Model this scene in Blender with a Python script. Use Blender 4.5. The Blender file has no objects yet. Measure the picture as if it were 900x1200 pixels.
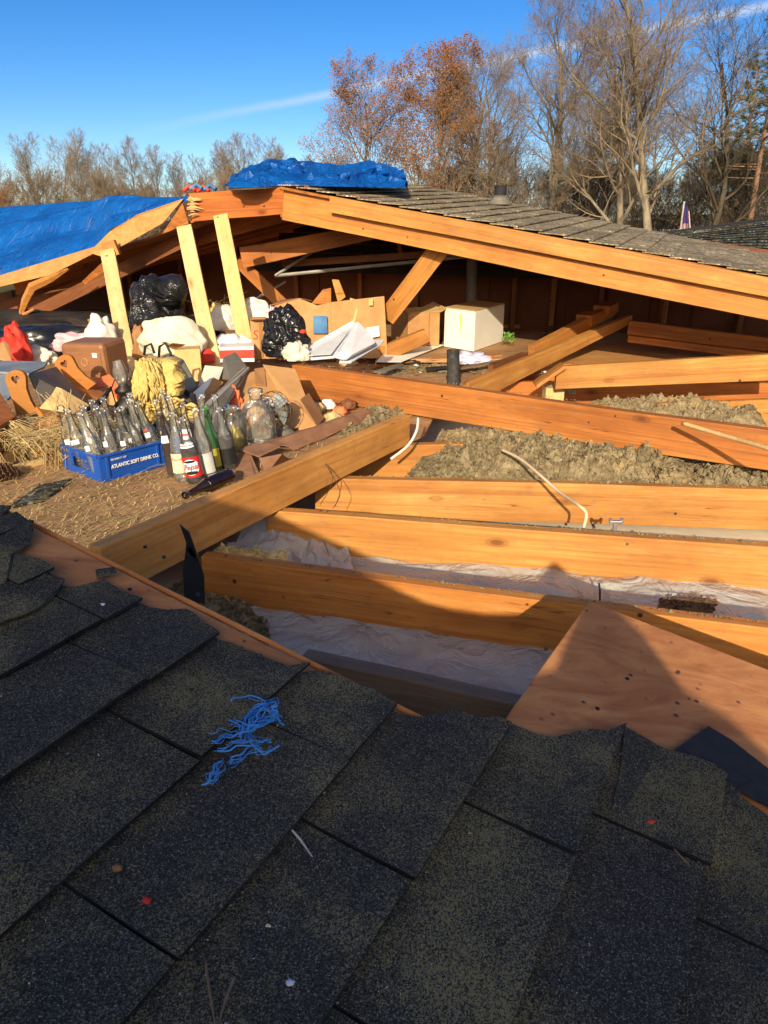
import bpy, math, random
from mathutils import Vector, Matrix, noise
V=Vector; R=math.radians
# ------------------------------------------------------------------ camera, sky, sun
sc=bpy.context.scene
F=880.0; PITCH=R(21.4); CAM=V((0,0,.9))
cd=bpy.data.cameras.new('camera'); cam=bpy.data.objects.new('camera',cd); sc.collection.objects.link(cam)
cam.location=CAM; cam.rotation_euler=(R(90)-PITCH,0,0)
cd.sensor_fit='VERTICAL'; cd.sensor_height=36; cd.lens=F/1200*36; cd.clip_start=.02; cd.clip_end=3000
sc.camera=cam
SUN_EL=R(21.5); L=V((-.15*math.cos(SUN_EL),-.9887*math.cos(SUN_EL),math.sin(SUN_EL)))
w=bpy.data.worlds.new('World'); sc.world=w; w.use_nodes=True
nt=w.node_tree; N=nt.nodes; K=nt.links; bg=N['Background']
sky=N.new('ShaderNodeTexSky'); sky.sky_type='NISHITA'; sky.sun_disc=False
sky.sun_elevation=SUN_EL; sky.sun_rotation=R(188.6); sky.air_density=.85; sky.dust_density=.02; sky.ozone_density=4.0; sky.altitude=300
hs=N.new('ShaderNodeHueSaturation'); hs.inputs['Saturation'].default_value=1.28; hs.inputs['Value'].default_value=1.0
hs.inputs['Hue'].default_value=.508
# hazier, whiter air round the sun (behind the viewer), clear deep air opposite it
sky2=N.new('ShaderNodeTexSky'); sky2.sky_type='NISHITA'; sky2.sun_disc=False; sky2.sun_elevation=SUN_EL; sky2.sun_rotation=R(188.6)
sky2.air_density=1.0; sky2.dust_density=5.0; sky2.ozone_density=1.0
tcs=N.new('ShaderNodeTexCoord'); ds=N.new('ShaderNodeVectorMath'); ds.operation='DOT_PRODUCT'; K.new(tcs.outputs['Generated'],ds.inputs[0]); ds.inputs[1].default_value=L
ms=N.new('ShaderNodeMapRange'); ms.interpolation_type='SMOOTHSTEP'; ms.inputs[1].default_value=-.1; ms.inputs[2].default_value=.75; ms.inputs[4].default_value=.80; K.new(ds.outputs['Value'],ms.inputs[0])
mxs=N.new('ShaderNodeMix'); mxs.data_type='RGBA'; K.new(ms.outputs[0],mxs.inputs['Factor'])
K.new(sky.outputs[0],hs.inputs['Color']); K.new(hs.outputs[0],mxs.inputs['A']); K.new(sky2.outputs[0],mxs.inputs['B'])
# thin contrail cloud, part of the sky itself
tc=N.new('ShaderNodeTexCoord')
d1=N.new('ShaderNodeVectorMath'); d1.operation='DOT_PRODUCT'; K.new(tc.outputs['Generated'],d1.inputs[0])
nz=N.new('ShaderNodeTexNoise'); nz.inputs['Scale'].default_value=7; nz.inputs['Detail'].default_value=6; nz.inputs['Roughness'].default_value=.65
K.new(tc.outputs['Generated'],nz.inputs['Vector'])
def rayd(px,py):
    a=(px-450)/F; b=(600-py)/F
    return V((a,math.cos(PITCH)+b*math.sin(PITCH),-math.sin(PITCH)+b*math.cos(PITCH)))
g1=rayd(300,127).normalized(); g2=rayd(660,55).normalized(); d1.inputs[1].default_value=g1.cross(g2).normalized()
ab=N.new('ShaderNodeMath'); ab.operation='ABSOLUTE'
wb=N.new('ShaderNodeMath'); wb.operation='MULTIPLY_ADD'; wb.inputs[1].default_value=.012; K.new(nz.outputs['Fac'],wb.inputs[0])
K.new(d1.outputs['Value'],wb.inputs[2])
sb=N.new('ShaderNodeMath'); sb.operation='SUBTRACT'; sb.inputs[1].default_value=.006; K.new(wb.outputs[0],sb.inputs[0]); K.new(sb.outputs[0],ab.inputs[0])
mr=N.new('ShaderNodeMapRange'); mr.inputs[1].default_value=.0; mr.inputs[2].default_value=.008; mr.inputs[3].default_value=1; mr.inputs[4].default_value=0; mr.interpolation_type='SMOOTHSTEP'
K.new(ab.outputs[0],mr.inputs[0])
n2=N.new('ShaderNodeTexNoise'); n2.inputs['Scale'].default_value=3.2; n2.inputs['Detail'].default_value=4; K.new(tc.outputs['Generated'],n2.inputs['Vector'])
r2=N.new('ShaderNodeMapRange'); r2.inputs[1].default_value=.30; r2.inputs[2].default_value=.55; sx=N.new('ShaderNodeSeparateXYZ'); K.new(tc.outputs['Generated'],sx.inputs[0]); r2.inputs[1].default_value=-.30; r2.inputs[2].default_value=.0; K.new(sx.outputs[0],r2.inputs[0])
mu=N.new('ShaderNodeMath'); mu.operation='MULTIPLY'; K.new(mr.outputs[0],mu.inputs[0]); K.new(r2.outputs[0],mu.inputs[1])
m3=N.new('ShaderNodeMath'); m3.operation='MULTIPLY'; m3.inputs[1].default_value=.6; K.new(mu.outputs[0],m3.inputs[0])
mx=N.new('ShaderNodeMix'); mx.data_type='RGBA'; K.new(m3.outputs[0],mx.inputs['Factor']); K.new(mxs.outputs['Result'],mx.inputs['A']); mx.inputs['B'].default_value=(5.5,6.2,7.2,1)
K.new(mx.outputs['Result'],bg.inputs['Color']); bg.inputs['Strength'].default_value=.105
sl=bpy.data.lights.new('sun','SUN'); so=bpy.data.objects.new('sun',sl); sc.collection.objects.link(so)
sl.energy=4.7; sl.angle=R(.35); sl.color=(1,.85,.62); so.rotation_euler=L.to_track_quat('Z','Y').to_euler()
sc.view_settings.view_transform='Standard'; sc.view_settings.look='None'; sc.view_settings.exposure=.33; sc.view_settings.gamma=1
sc.cycles.max_bounces=6; sc.cycles.transparent_max_bounces=16; sc.cycles.diffuse_bounces=3
sc.cycles.use_denoising=True

# ------------------------------------------------------------------ measuring the place from the photograph's camera
def onz(px,py,z=0.013):
    d=rayd(px,py); return CAM+d*((z-.9)/d.z)
def ony(px,py,y):
    d=rayd(px,py); return CAM+d*(y/d.y)
RP=CAM+(V((-.035,.357,.385))-CAM)*1.32; RN=V((.182,-.1,.978)).normalized()
RU=V((.48,.877,0)).normalized(); RV=RN.cross(RU).normalized()       # RU along the courses
if RV.x<0: RV=-RV                                                 # RV down the slope (to the right)
def onroof(px,py,h=0):
    d=rayd(px,py); P=RP+RN*h; return CAM+d*((P-CAM).dot(RN)/d.dot(RN))
def rs(p): q=p-RP; return q.dot(RU),q.dot(RV)

# ------------------------------------------------------------------ materials
MATS={}
class NT:
    def __init__(s,name):
        s.m=bpy.data.materials.new(name); s.m.use_nodes=True; s.n=s.m.node_tree.nodes; s.l=s.m.node_tree.links
        s.b=s.n['Principled BSDF']; s.out=s.n['Material Output']; MATS[name]=s.m
    def add(s,t,**k):
        x=s.n.new(t)
        for a,b in k.items():
            if a in x.inputs: x.inputs[a].default_value=b
            else: setattr(x,a,b)
        return x
    def link(s,a,b): s.l.new(a,b)
    def coord(s,scale=(1,1,1),kind='Object',rnd=True):
        t=s.add('ShaderNodeTexCoord'); mp=s.add('ShaderNodeMapping'); mp.inputs['Scale'].default_value=scale
        s.link(t.outputs[kind],mp.inputs['Vector'])
        if rnd:
            oi=s.add('ShaderNodeObjectInfo'); m=s.add('ShaderNodeMath',operation='MULTIPLY'); m.inputs[1].default_value=37.0
            s.link(oi.outputs['Random'],m.inputs[0]); s.link(m.outputs[0],mp.inputs['Location'])
        return mp.outputs[0]
    def noise(s,vec,scale,detail=4,rough=.6,dist=0):
        x=s.add('ShaderNodeTexNoise'); x.inputs['Scale'].default_value=scale; x.inputs['Detail'].default_value=detail
        x.inputs['Roughness'].default_value=rough; x.inputs['Distortion'].default_value=dist
        s.link(vec,x.inputs['Vector']); return x.outputs['Fac']
    def ramp(s,fac,stops):
        x=s.add('ShaderNodeValToRGB'); e=x.color_ramp.elements
        while len(e)>1: e.remove(e[-1])
        e[0].position=stops[0][0]; e[0].color=(*stops[0][1],1)
        for p,c in stops[1:]: y=e.new(p); y.color=(*c,1)
        s.link(fac,x.inputs['Fac']); return x.outputs['Color']
    def mix(s,fac,a,b,mode='MIX'):
        x=s.add('ShaderNodeMix',data_type='RGBA',blend_type=mode)
        for k,v in (('Factor',fac),('A',a),('B',b)):
            if isinstance(v,(int,float)): x.inputs[k].default_value=v
            elif isinstance(v,tuple): x.inputs[k].default_value=(*v,1)
            else: s.link(v,x.inputs[k])
        return x.outputs['Result']
    def col(s,c):
        if isinstance(c,tuple): s.b.inputs['Base Color'].default_value=(*c,1)
        else: s.link(c,s.b.inputs['Base Color'])
    def bump(s,h,strength=.3,dist=.002):
        x=s.add('ShaderNodeBump'); x.inputs['Strength'].default_value=strength; x.inputs['Distance'].default_value=dist
        s.link(h,x.inputs['Height']); s.link(x.outputs[0],s.b.inputs['Normal'])
    def rough(s,r,spec=.5): s.b.inputs['Roughness'].default_value=r; s.b.inputs['Specular IOR Level'].default_value=spec
def g(s,lo,hi): return [(lo,(0,0,0)),(hi,(1,1,1))]
def wood(name,c1,c2,c3,dark,knots=True,rough=.62,stain=.35,grain=1.0):
    s=NT(name); v=s.coord((1.2,16*grain,16*grain)); v1=s.coord((1,1,1)); v2=s.coord((.7,5,5))
    a=s.noise(v,1.6,8,.7,.9); b=s.noise(v2,2.2,4,.6,.4); c=s.noise(v1,2.2,5,.6)
    col=s.ramp(a,[(.3,c1),(.5,c2),(.7,c3)])
    col=s.mix(s.ramp(b,[(.42,(0,0,0)),(.72,(stain,)*3)]),col,dark)
    col=s.mix(.7,col,s.ramp(c,[(.32,(.60,.54,.48)),(.62,(1.0,1.0,1.0))]),'MULTIPLY')
    st=s.noise(s.coord((.35,60,60)),1.4,4,.6,.3)          # growth ring streaks
    col=s.mix(s.ramp(st,[(.50,(0,0,0)),(.66,(stain*1.1,)*3)]),col,dark)
    ck=s.noise(s.coord((.9,34,34)),1.1,2,.5,1.5)          # drying checks
    ckm=s.ramp(ck,[(.485,(0,0,0)),(.497,(.75,)*3),(.503,(.75,)*3),(.515,(0,0,0))])
    ckz=s.ramp(s.noise(s.coord((1.4,5,5)),2.0,2,.5),[(.60,(0,0,0)),(.66,(1,1,1))])
    col=s.mix(s.mix(ckm,(0,0,0),ckz),col,tuple(x*.3 for x in dark))
    dirt=s.noise(s.coord((3,5,5)),7,6,.75)                 # dust and scuffs
    col=s.mix(s.ramp(dirt,[(.52,(0,0,0)),(.70,(.42,)*3)]),col,(.20,.13,.08))
    if knots:
        for sc_,sd in ((1.0,0),(1.0,11.3)):
            mp=s.add('ShaderNodeMapping'); mp.inputs['Scale'].default_value=(2.4,5.5,5.5); mp.inputs['Location'].default_value=(sd,sd,sd); s.link(v1,mp.inputs['Vector'])
            vo=s.add('ShaderNodeTexVoronoi'); vo.inputs['Scale'].default_value=1.0; s.link(mp.outputs[0],vo.inputs['Vector'])
            k=s.ramp(vo.outputs['Distance'],[(0,(.9,)*3),(.045,(.75,)*3),(.065,(.35,)*3),(.08,(.5,)*3),(.10,(.12,)*3),(.17,(0,)*3)])
            col=s.mix(k,col,tuple(x*.5 for x in dark))
        nv_=s.add('ShaderNodeTexVoronoi'); nv_.inputs['Scale'].default_value=9.0; s.link(v1,nv_.inputs['Vector'])
        col=s.mix(s.ramp(nv_.outputs['Distance'],[(.05,(.9,)*3),(.075,(0,)*3)]),col,(.02,.012,.008))
    oi=s.add('ShaderNodeObjectInfo'); col=s.mix(1.0,col,s.ramp(oi.outputs['Random'],[(0,(.70,.64,.60)),(.35,(1,1,1)),(.7,(.85,.88,.92)),(1,(.95,.82,.72))]),'MULTIPLY')
    s.col(col); s.rough(rough,.3); s.bump(a,.5,.004)
    return s.m
wood('old_pine',(.52,.215,.050),(.63,.29,.068),(.76,.40,.12),(.30,.095,.02),stain=.42)
wood('sunlit_pine',(.66,.29,.07),(.78,.37,.09),(.86,.48,.15),(.40,.14,.03),stain=.4)  # old pine with a brighter colour, making up for sun that only grazes the beam
wood('red_pine',(.44,.135,.03),(.55,.195,.04),(.66,.27,.065),(.21,.06,.017),stain=.5)
wood('dark_pine',(.22,.075,.026),(.28,.10,.035),(.34,.13,.05),(.12,.04,.014))
wood('new_pine',(.72,.50,.22),(.80,.58,.27),(.86,.66,.34),(.62,.38,.13),stain=.25)
wood('grey_wood',(.24,.15,.09),(.32,.21,.13),(.40,.28,.18),(.14,.085,.05))
wood('shelf_wood',(.50,.20,.045),(.56,.235,.055),(.62,.27,.065),(.36,.13,.03),knots=False,stain=.12,rough=.4)
def plyw(name,c1,c2,spots=(.05,.03,.03),wet=.0,edge=(.3,.15,.06)):
    s=NT(name); v=s.coord((2,7,7)); v1=s.coord()
    a=s.noise(v,2.0,6,.6,1.6); c=s.noise(v1,3,5,.65)
    col=s.ramp(a,[(.33,c1),(.62,c2)]); col=s.mix(.7,col,s.ramp(c,[(.3,(.55,.5,.47)),(.62,(1,1,1))]),'MULTIPLY')
    vo=s.add('ShaderNodeTexVoronoi'); vo.inputs['Scale'].default_value=38; s.link(v1,vo.inputs['Vector'])
    msk=s.mix(s.ramp(vo.outputs['Distance'],[(.10,(1,1,1)),(.2,(0,0,0))]),(0,0,0),s.ramp(s.noise(v1,9,3,.6),[(.47,(0,0,0)),(.56,(1,1,1))]))
    col=s.mix(msk,col,spots); s.col(col); s.rough(.75,.25); s.bump(s.noise(v1,60,5,.7),.4,.002); return s.m
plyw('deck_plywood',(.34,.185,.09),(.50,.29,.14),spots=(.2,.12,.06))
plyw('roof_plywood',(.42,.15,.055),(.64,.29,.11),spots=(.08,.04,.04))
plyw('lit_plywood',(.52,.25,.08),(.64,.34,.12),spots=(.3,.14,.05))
def plain(name,c1,c2,scale=8,rough=.7,spec=.3,bump=.2,bd=.003,metal=0,coat=0,detail=5):
    s=NT(name); v=s.coord(); a=s.noise(v,scale,detail,.65); s.col(s.ramp(a,[(.35,c1),(.65,c2)])); s.rough(rough,spec)
    s.b.inputs['Metallic'].default_value=metal; s.b.inputs['Coat Weight'].default_value=coat
    if bump: s.bump(s.noise(v,scale*4,5,.7),bump,bd)
    return s.m
plain('cardboard',(.42,.215,.08),(.52,.285,.115),10,.75); plain('cardboard_dark',(.30,.14,.055),(.38,.19,.08),8,.8)
plain('cardboard_pale',(.60,.38,.15),(.68,.46,.2),8,.75)
plain('white_card',(.82,.79,.68),(.87,.85,.76),6,.6); plain('paper',(.78,.76,.7),(.85,.83,.78),6,.6)
plain('cloth_white',(.66,.62,.53),(.80,.77,.68),6,.85); plain('cloth_cream',(.62,.56,.42),(.76,.7,.55),6,.85)
plain('plastic_white',(.62,.66,.72),(.72,.75,.8),5,.35,.5,.05); plain('plastic_bagw',(.66,.68,.74),(.8,.82,.86),9,.35,.5,.3)
plain('cloth_red',(.55,.03,.02),(.72,.07,.04),6,.7); plain('cloth_pink',(.72,.3,.34),(.85,.6,.6),18,.85)
plain('cloth_orange',(.72,.14,.05),(.8,.22,.08),8,.6); plain('cloth_blue',(.04,.13,.3),(.1,.25,.45),8,.7)
plain('painted_blue_grey',(.17,.22,.27),(.3,.34,.38),7,.7); plain('slate_grey',(.12,.11,.09),(.19,.17,.14),9,.55)
plain('bag_grey',(.16,.17,.14),(.22,.23,.19),6,.6); plain('case_brown',(.22,.095,.04),(.30,.135,.06),5,.5)
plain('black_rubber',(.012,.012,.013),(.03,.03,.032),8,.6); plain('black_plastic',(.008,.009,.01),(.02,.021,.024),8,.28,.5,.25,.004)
plain('pipe_black',(.02,.021,.022),(.07,.066,.06),30,.6); plain('galv',(.42,.43,.44),(.6,.6,.6),12,.4,.5,.1,.001,metal=.8)
plain('crate_blue',(.008,.07,.36),(.012,.095,.46),5,.38,.5,.05); plain('white_ink',(.8,.8,.8),(.85,.85,.85),5,.5,.3,0)
plain('red_ink',(.55,.02,.02),(.62,.03,.03),5,.45,.3,0); plain('black_ink',(.015,.015,.016),(.02,.02,.02),5,.45,.3,0); plain('blue_ink',(.03,.1,.4),(.04,.13,.45),5,.45,.3,0)
plain('grey_ink',(.5,.48,.45),(.62,.6,.56),30,.55,.3,0); plain('cream_ink',(.72,.6,.36),(.78,.68,.45),15,.55,.3,0); plain('yellow_ink',(.55,.42,.05),(.65,.52,.08),15,.55,.3,0)
plain('cola',(.012,.005,.003),(.02,.008,.004),5,.1,.6,0,coat=1); plain('lantern_iron',(.02,.017,.015),(.06,.05,.042),12,.45,.5,.3,metal=.5)
plain('straw_gold',(.56,.38,.10),(.78,.6,.22),35,.8,.2,.8,.006); plain('straw_fibre',(.42,.30,.13),(.62,.48,.24),12,.8,.2,0)
plain('pinecone_brown',(.10,.055,.03),(.17,.09,.05),20,.8); plain('cable_tan',(.66,.50,.30),(.76,.60,.38),6,.45); plain('cable_white',(.7,.66,.56),(.78,.74,.64),6,.45)
plain('rope_blue',(.05,.28,.8),(.1,.4,.9),30,.5); plain('leaf_green',(.08,.2,.03),(.16,.32,.06),20,.6); plain('brown_sheet',(.23,.11,.06),(.33,.17,.095),12,.75)
plain('fan_blade',(.28,.31,.34),(.36,.4,.43),8,.4,.5,.1,metal=.3); plain('fan_wire',(.12,.08,.03),(.2,.14,.06),8,.4,.5,0,metal=.6)
plain('purple_bag',(.5,.42,.62),(.72,.68,.82),20,.4,.5,.3); plain('pink_plastic',(.62,.56,.72),(.75,.7,.85),6,.4,.4,.1)
plain('lid_clear',(.55,.6,.62),(.66,.7,.72),6,.25,.5,.05); plain('white_siding',(.7,.7,.68),(.78,.78,.76),3,.6)
plain('brick',(.22,.08,.05),(.32,.13,.08),14,.85); plain('ground_grass',(.05,.065,.02),(.13,.11,.05),.3,.95,.1,.3,.05)
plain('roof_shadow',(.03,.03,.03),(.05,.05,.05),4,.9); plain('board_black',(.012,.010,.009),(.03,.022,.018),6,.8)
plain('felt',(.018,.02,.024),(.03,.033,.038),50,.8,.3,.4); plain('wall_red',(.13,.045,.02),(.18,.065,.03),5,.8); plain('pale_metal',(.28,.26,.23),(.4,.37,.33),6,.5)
plain('ceiling_board',(.62,.52,.38),(.74,.64,.48),4,.8); plain('silver_flash',(.55,.53,.5),(.7,.68,.66),12,.45)
def tarpm():
    s=NT('tarp_blue'); v=s.coord(rnd=False); a=s.noise(v,3,4,.6); s.col(s.ramp(a,[(.3,(.003,.055,.27)),(.7,(.005,.13,.50))])); s.rough(.36,.5)
    s.bump(s.noise(v,6,5,.55,2.2),.9,.05)
tarpm()
def bagm():
    s=NT('bin_bag'); v=s.coord((1,1,2.0)); s.col((.012,.012,.014)); s.rough(.26,.5); s.bump(s.noise(v,6,3,.5,2.0),.8,.05)
bagm()
def glassm(name,tint,dens,rough=.04):
    s=NT(name); n=s.n; tr=s.add('ShaderNodeBsdfTransparent'); tr.inputs[0].default_value=(*tint,1)
    gl=s.add('ShaderNodeBsdfGlossy'); gl.inputs['Roughness'].default_value=rough; gl.inputs[0].default_value=(.95,.95,.95,1)
    df=s.add('ShaderNodeBsdfDiffuse'); df.inputs[0].default_value=(*[min(1,.75*t+.05) for t in tint],1)
    lw=s.add('ShaderNodeLayerWeight'); lw.inputs['Blend'].default_value=.32
    m1=s.add('ShaderNodeMixShader'); m2=s.add('ShaderNodeMixShader'); nz=s.noise(s.coord(),14,4,.6)
    rr=s.ramp(nz,[(.35,(dens*.5,)*3),(.7,(dens*1.5,)*3)])
    s.link(rr,m1.inputs[0]); s.link(tr.outputs[0],m1.inputs[1]); s.link(df.outputs[0],m1.inputs[2])
    s.link(lw.outputs['Fresnel'],m2.inputs[0]); s.link(m1.outputs[0],m2.inputs[1]); s.link(gl.outputs[0],m2.inputs[2]); s.link(m2.outputs[0],s.out.inputs[0])
glassm('glass_clear',(.97,.975,.96),.07); glassm('glass_dusty',(.95,.94,.88),.14,.12); glassm('glass_green',(.25,.62,.25),.22); glassm('glass_dark',(.12,.07,.05),.35)
def sheetm():
    s=NT('poly_sheet'); tr=s.add('ShaderNodeBsdfTransparent'); tr.inputs[0].default_value=(.92,.93,.95,1)
    s.col((.74,.74,.70)); s.rough(.08,1.0); s.bump(s.noise(s.coord(),6,4,.55,1.8),.9,.05)
    m=s.add('ShaderNodeMixShader'); r=s.ramp(s.noise(s.coord(),3,3,.6),[(.3,(.22,)*3),(.7,(.5,)*3)])
    s.link(r,m.inputs[0]); s.link(tr.outputs[0],m.inputs[1]); s.link(s.b.outputs[0],m.inputs[2]); s.link(m.outputs[0],s.out.inputs[0])
sheetm()
def insul():
    s=NT('insulation'); v=s.coord(); a=s.noise(v,26,6,.75); b=s.noise(v,5,3,.6)
    c=s.ramp(a,[(.3,(.11,.08,.042)),(.5,(.25,.195,.11)),(.7,(.46,.37,.22))]); c=s.mix(s.ramp(b,[(.55,(0,0,0)),(.7,(.7,.7,.7))]),c,(.5,.36,.18))
    s.col(c); s.rough(.95,.1); s.bump(s.noise(v,120,5,.8),1.0,.006)
insul()
def shingle(name,dark,light,lich,lf,gs=330):
    s=NT(name); t=s.add('ShaderNodeTexCoord'); v=t.outputs['Object']
    vo=s.add('ShaderNodeTexVoronoi'); vo.inputs['Scale'].default_value=gs; s.link(v,vo.inputs['Vector'])
    sc3=s.add('ShaderNodeSeparateColor'); s.link(vo.outputs['Color'],sc3.inputs[0])
    mid=tuple((x*.7+y*.3) for x,y in zip(dark,light)); hi=tuple(min(1,x*2.2) for x in light)
    col=s.ramp(sc3.outputs[0],[(.0,tuple(x*.5 for x in dark)),(.35,dark),(.7,mid),(.9,light),(.985,hi)])
    c=s.noise(v,5.0,5,.65)
    add=s.add('ShaderNodeMath',operation='MULTIPLY_ADD'); s.link(sc3.outputs[1],add.inputs[0]); add.inputs[1].default_value=.34; s.link(c,add.inputs[2])
    col=s.mix(s.ramp(add.outputs[0],[(.73,(0,0,0)),(.85,(lf,)*3)]),col,lich)
    fleck=s.add('ShaderNodeTexVoronoi'); fleck.inputs['Scale'].default_value=gs*.16; s.link(v,fleck.inputs['Vector']); f3=s.add('ShaderNodeSeparateColor'); s.link(fleck.outputs['Color'],f3.inputs[0])
    fm=s.mix(s.ramp(fleck.outputs['Distance'],[(.10,(1,1,1)),(.14,(0,0,0))]),(0,0,0),s.ramp(f3.outputs[0],[(.86,(0,0,0)),(.88,(.7,.7,.7))]))
    col=s.mix(fm,col,tuple(min(1,x*3.2) for x in light))
    col=s.mix(.6,col,s.ramp(s.noise(v,1.6,4,.55),[(.35,(.55,.55,.55)),(.65,(1,1,1))]),'MULTIPLY')
    big=s.add('ShaderNodeTexVoronoi'); big.inputs['Scale'].default_value=6; s.link(v,big.inputs['Vector']); b3=s.add('ShaderNodeSeparateColor'); s.link(big.outputs['Color'],b3.inputs[0])
    if gs<200: col=s.mix(.8,col,s.ramp(b3.outputs[0],[(0,(.6,.6,.6)),(1,(1.1,1.05,1))]),'MULTIPLY')
    s.col(col); s.rough(.92,.2); s.bump(vo.outputs['Distance'],.8,.002)
shingle('shingle_near',(.046,.043,.037),(.14,.132,.115),(.34,.28,.13),.9,760)
shingle('shingle_far',(.28,.22,.14),(.48,.40,.27),(.46,.38,.2),.5,90)
shingle('shingle_wing',(.05,.052,.045),(.12,.13,.11),(.18,.17,.11),.3,60)
def barkm(name,c1,c2):
    s=NT(name); a=s.noise(s.coord((1,1,.35)),3,5,.7); s.col(s.ramp(a,[(.35,c1),(.65,c2)])); s.rough(.9,.15)
barkm('bark_tan',(.11,.09,.065),(.30,.245,.175)); barkm('bark_dark',(.045,.035,.025),(.10,.08,.055)); barkm('bark_twig',(.17,.125,.085),(.30,.225,.15)); barkm('bark_pine',(.16,.09,.06),(.28,.17,.11))
barkm('leaf_rust',(.20,.08,.03),(.34,.15,.055)); barkm('needles',(.03,.055,.02),(.07,.10,.03)); barkm('needles_dry',(.13,.12,.04),(.2,.18,.07)); barkm('flag_red',(.28,.03,.06),(.35,.05,.08)); barkm('flag_white',(.6,.58,.66),(.7,.68,.74)); barkm('flag_blue',(.02,.025,.12),(.03,.04,.18))

# ------------------------------------------------------------------ mesh helpers
col_=sc.collection
class MB:
    def __init__(s): s.v=[]; s.f=[]; s.mi=[]; s.m=0
    def add(s,vs,fs):
        o=len(s.v); s.v+= [tuple(x) for x in vs]; s.f+=[tuple(i+o for i in f) for f in fs]; s.mi+=[s.m]*len(fs)
    def box(s,c,d,M=None):
        x,y,z=[k/2 for k in d]; vs=[V((c[0]+a*x,c[1]+b*y,c[2]+e*z)) for a in(-1,1) for b in(-1,1) for e in(-1,1)]
        if M: vs=[M@q for q in vs]
        s.add(vs,[(0,1,3,2),(4,6,7,5),(0,4,5,1),(2,3,7,6),(0,2,6,4),(1,5,7,3)])
    def tube(s,pts,r,n=8,caps=True):
        pts=[V(p) for p in pts]; rr=r if isinstance(r,(list,tuple)) else [r]*len(pts); rings=[]; o=len(s.v); up=None
        for i,p in enumerate(pts):
            t=(pts[min(i+1,len(pts)-1)]-pts[max(i-1,0)])
            if t.length<1e-9: t=V((0,0,1))
            t.normalize()
            if up is None: up=t.orthogonal().normalized()
            up=(up-t*up.dot(t)); up= up.normalized() if up.length>1e-6 else t.orthogonal().normalized()
            b=t.cross(up)
            for k in range(n):
                a=2*math.pi*k/n; s.v.append(tuple(p+(up*math.cos(a)+b*math.sin(a))*rr[i]))
        for i in range(len(pts)-1):
            for k in range(n):
                s.f.append((o+i*n+k,o+i*n+(k+1)%n,o+(i+1)*n+(k+1)%n,o+(i+1)*n+k)); s.mi.append(s.m)
        if caps and n>2:
            s.f.append(tuple(o+k for k in range(n))[::-1]); s.mi.append(s.m); q=o+(len(pts)-1)*n; s.f.append(tuple(q+k for k in range(n))); s.mi.append(s.m)
    def lathe(s,prof,n=18,M=None):
        vs=[]; fs=[]
        for r,z in prof:
            for k in range(n): a=2*math.pi*k/n; vs.append(V((r*math.cos(a),r*math.sin(a),z)))
        for i in range(len(prof)-1):
            for k in range(n): fs.append((i*n+k,i*n+(k+1)%n,(i+1)*n+(k+1)%n,(i+1)*n+k))
        if M: vs=[M@q for q in vs]
        s.add(vs,fs)
    def prism(s,poly,off):
        poly=[V(p) for p in poly]; off=V(off); n=len(poly)
        s.add(poly+[p+off for p in poly],[tuple(range(n)),tuple(range(2*n-1,n-1,-1))]+[(i,i+n,(i+1)%n+n,(i+1)%n) for i in range(n)])
    def grid(s,fn,nu,nv):
        vs=[fn(i/nu,j/nv) for i in range(nu+1) for j in range(nv+1)]
        s.add(vs,[(i*(nv+1)+j,(i+1)*(nv+1)+j,(i+1)*(nv+1)+j+1,i*(nv+1)+j+1) for i in range(nu) for j in range(nv)])
def mesh(name,mb,mats,smooth=False):
    me=bpy.data.meshes.new(name); me.from_pydata(mb.v,[],mb.f)
    for m in ([mats] if isinstance(mats,str) else mats): me.materials.append(MATS[m])
    if any(mb.mi): me.polygons.foreach_set('material_index',mb.mi)
    if smooth: me.polygons.foreach_set('use_smooth',[True]*len(me.polygons))
    me.validate(); me.update(); return me
import bmesh
def fixn(me):
    b=bmesh.new(); b.from_mesh(me); bmesh.ops.recalc_face_normals(b,faces=b.faces); b.to_mesh(me); b.free()
def link(name,me,M=None,parent=None):
    o=bpy.data.objects.new(name,me); col_.objects.link(o)
    if M is None: M=Matrix.Identity(4)
    if parent is not None:
        o.parent=parent; pm=parent.matrix_basis
        if parent.parent: pm=parent.parent.matrix_basis@pm
        M=pm.inverted()@M
    o.matrix_basis=M; return o
def obj(name,mb,mats,parent=None,M=None,smooth=False,bevel=0,solid=0,sub=0):
    me=mesh(name,mb,mats,smooth); fixn(me)
    # recentre a free mesh on itself so its texture and origin sit on the thing
    if M is None and me.vertices:
        c=V((0,0,0))
        for v_ in me.vertices: c+=v_.co
        c/=len(me.vertices); me.transform(Matrix.Translation(-c)); M=Matrix.Translation(c)
    o=link(name,me,M,parent)
    if solid: x=o.modifiers.new('solid','SOLIDIFY'); x.thickness=solid; x.offset=-1
    if sub: x=o.modifiers.new('sub','SUBSURF'); x.levels=sub; x.render_levels=sub
    if bevel: x=o.modifiers.new('bevel','BEVEL'); x.width=bevel; x.segments=2; x.limit_method='ANGLE'
    return o
def thing(name,loc=(0,0,0),rot=None):
    o=bpy.data.objects.new(name,None); col_.objects.link(o); o.empty_display_size=.1
    o.matrix_basis=Matrix.Translation(V(loc)) @ (rot.to_4x4() if rot is not None else Matrix.Identity(4)); return o
def tag(o,label=None,cat=None,group=None,kind=None):
    if label: o['label']=label
    if cat: o['category']=cat
    if group: o['group']=group
    if kind: o['kind']=kind
    return o
def nv(p,f,seed=0): return noise.noise(V((p[0]*f+seed*7.3,p[1]*f-seed*3.1,p[2]*f+seed*1.7)))
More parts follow.
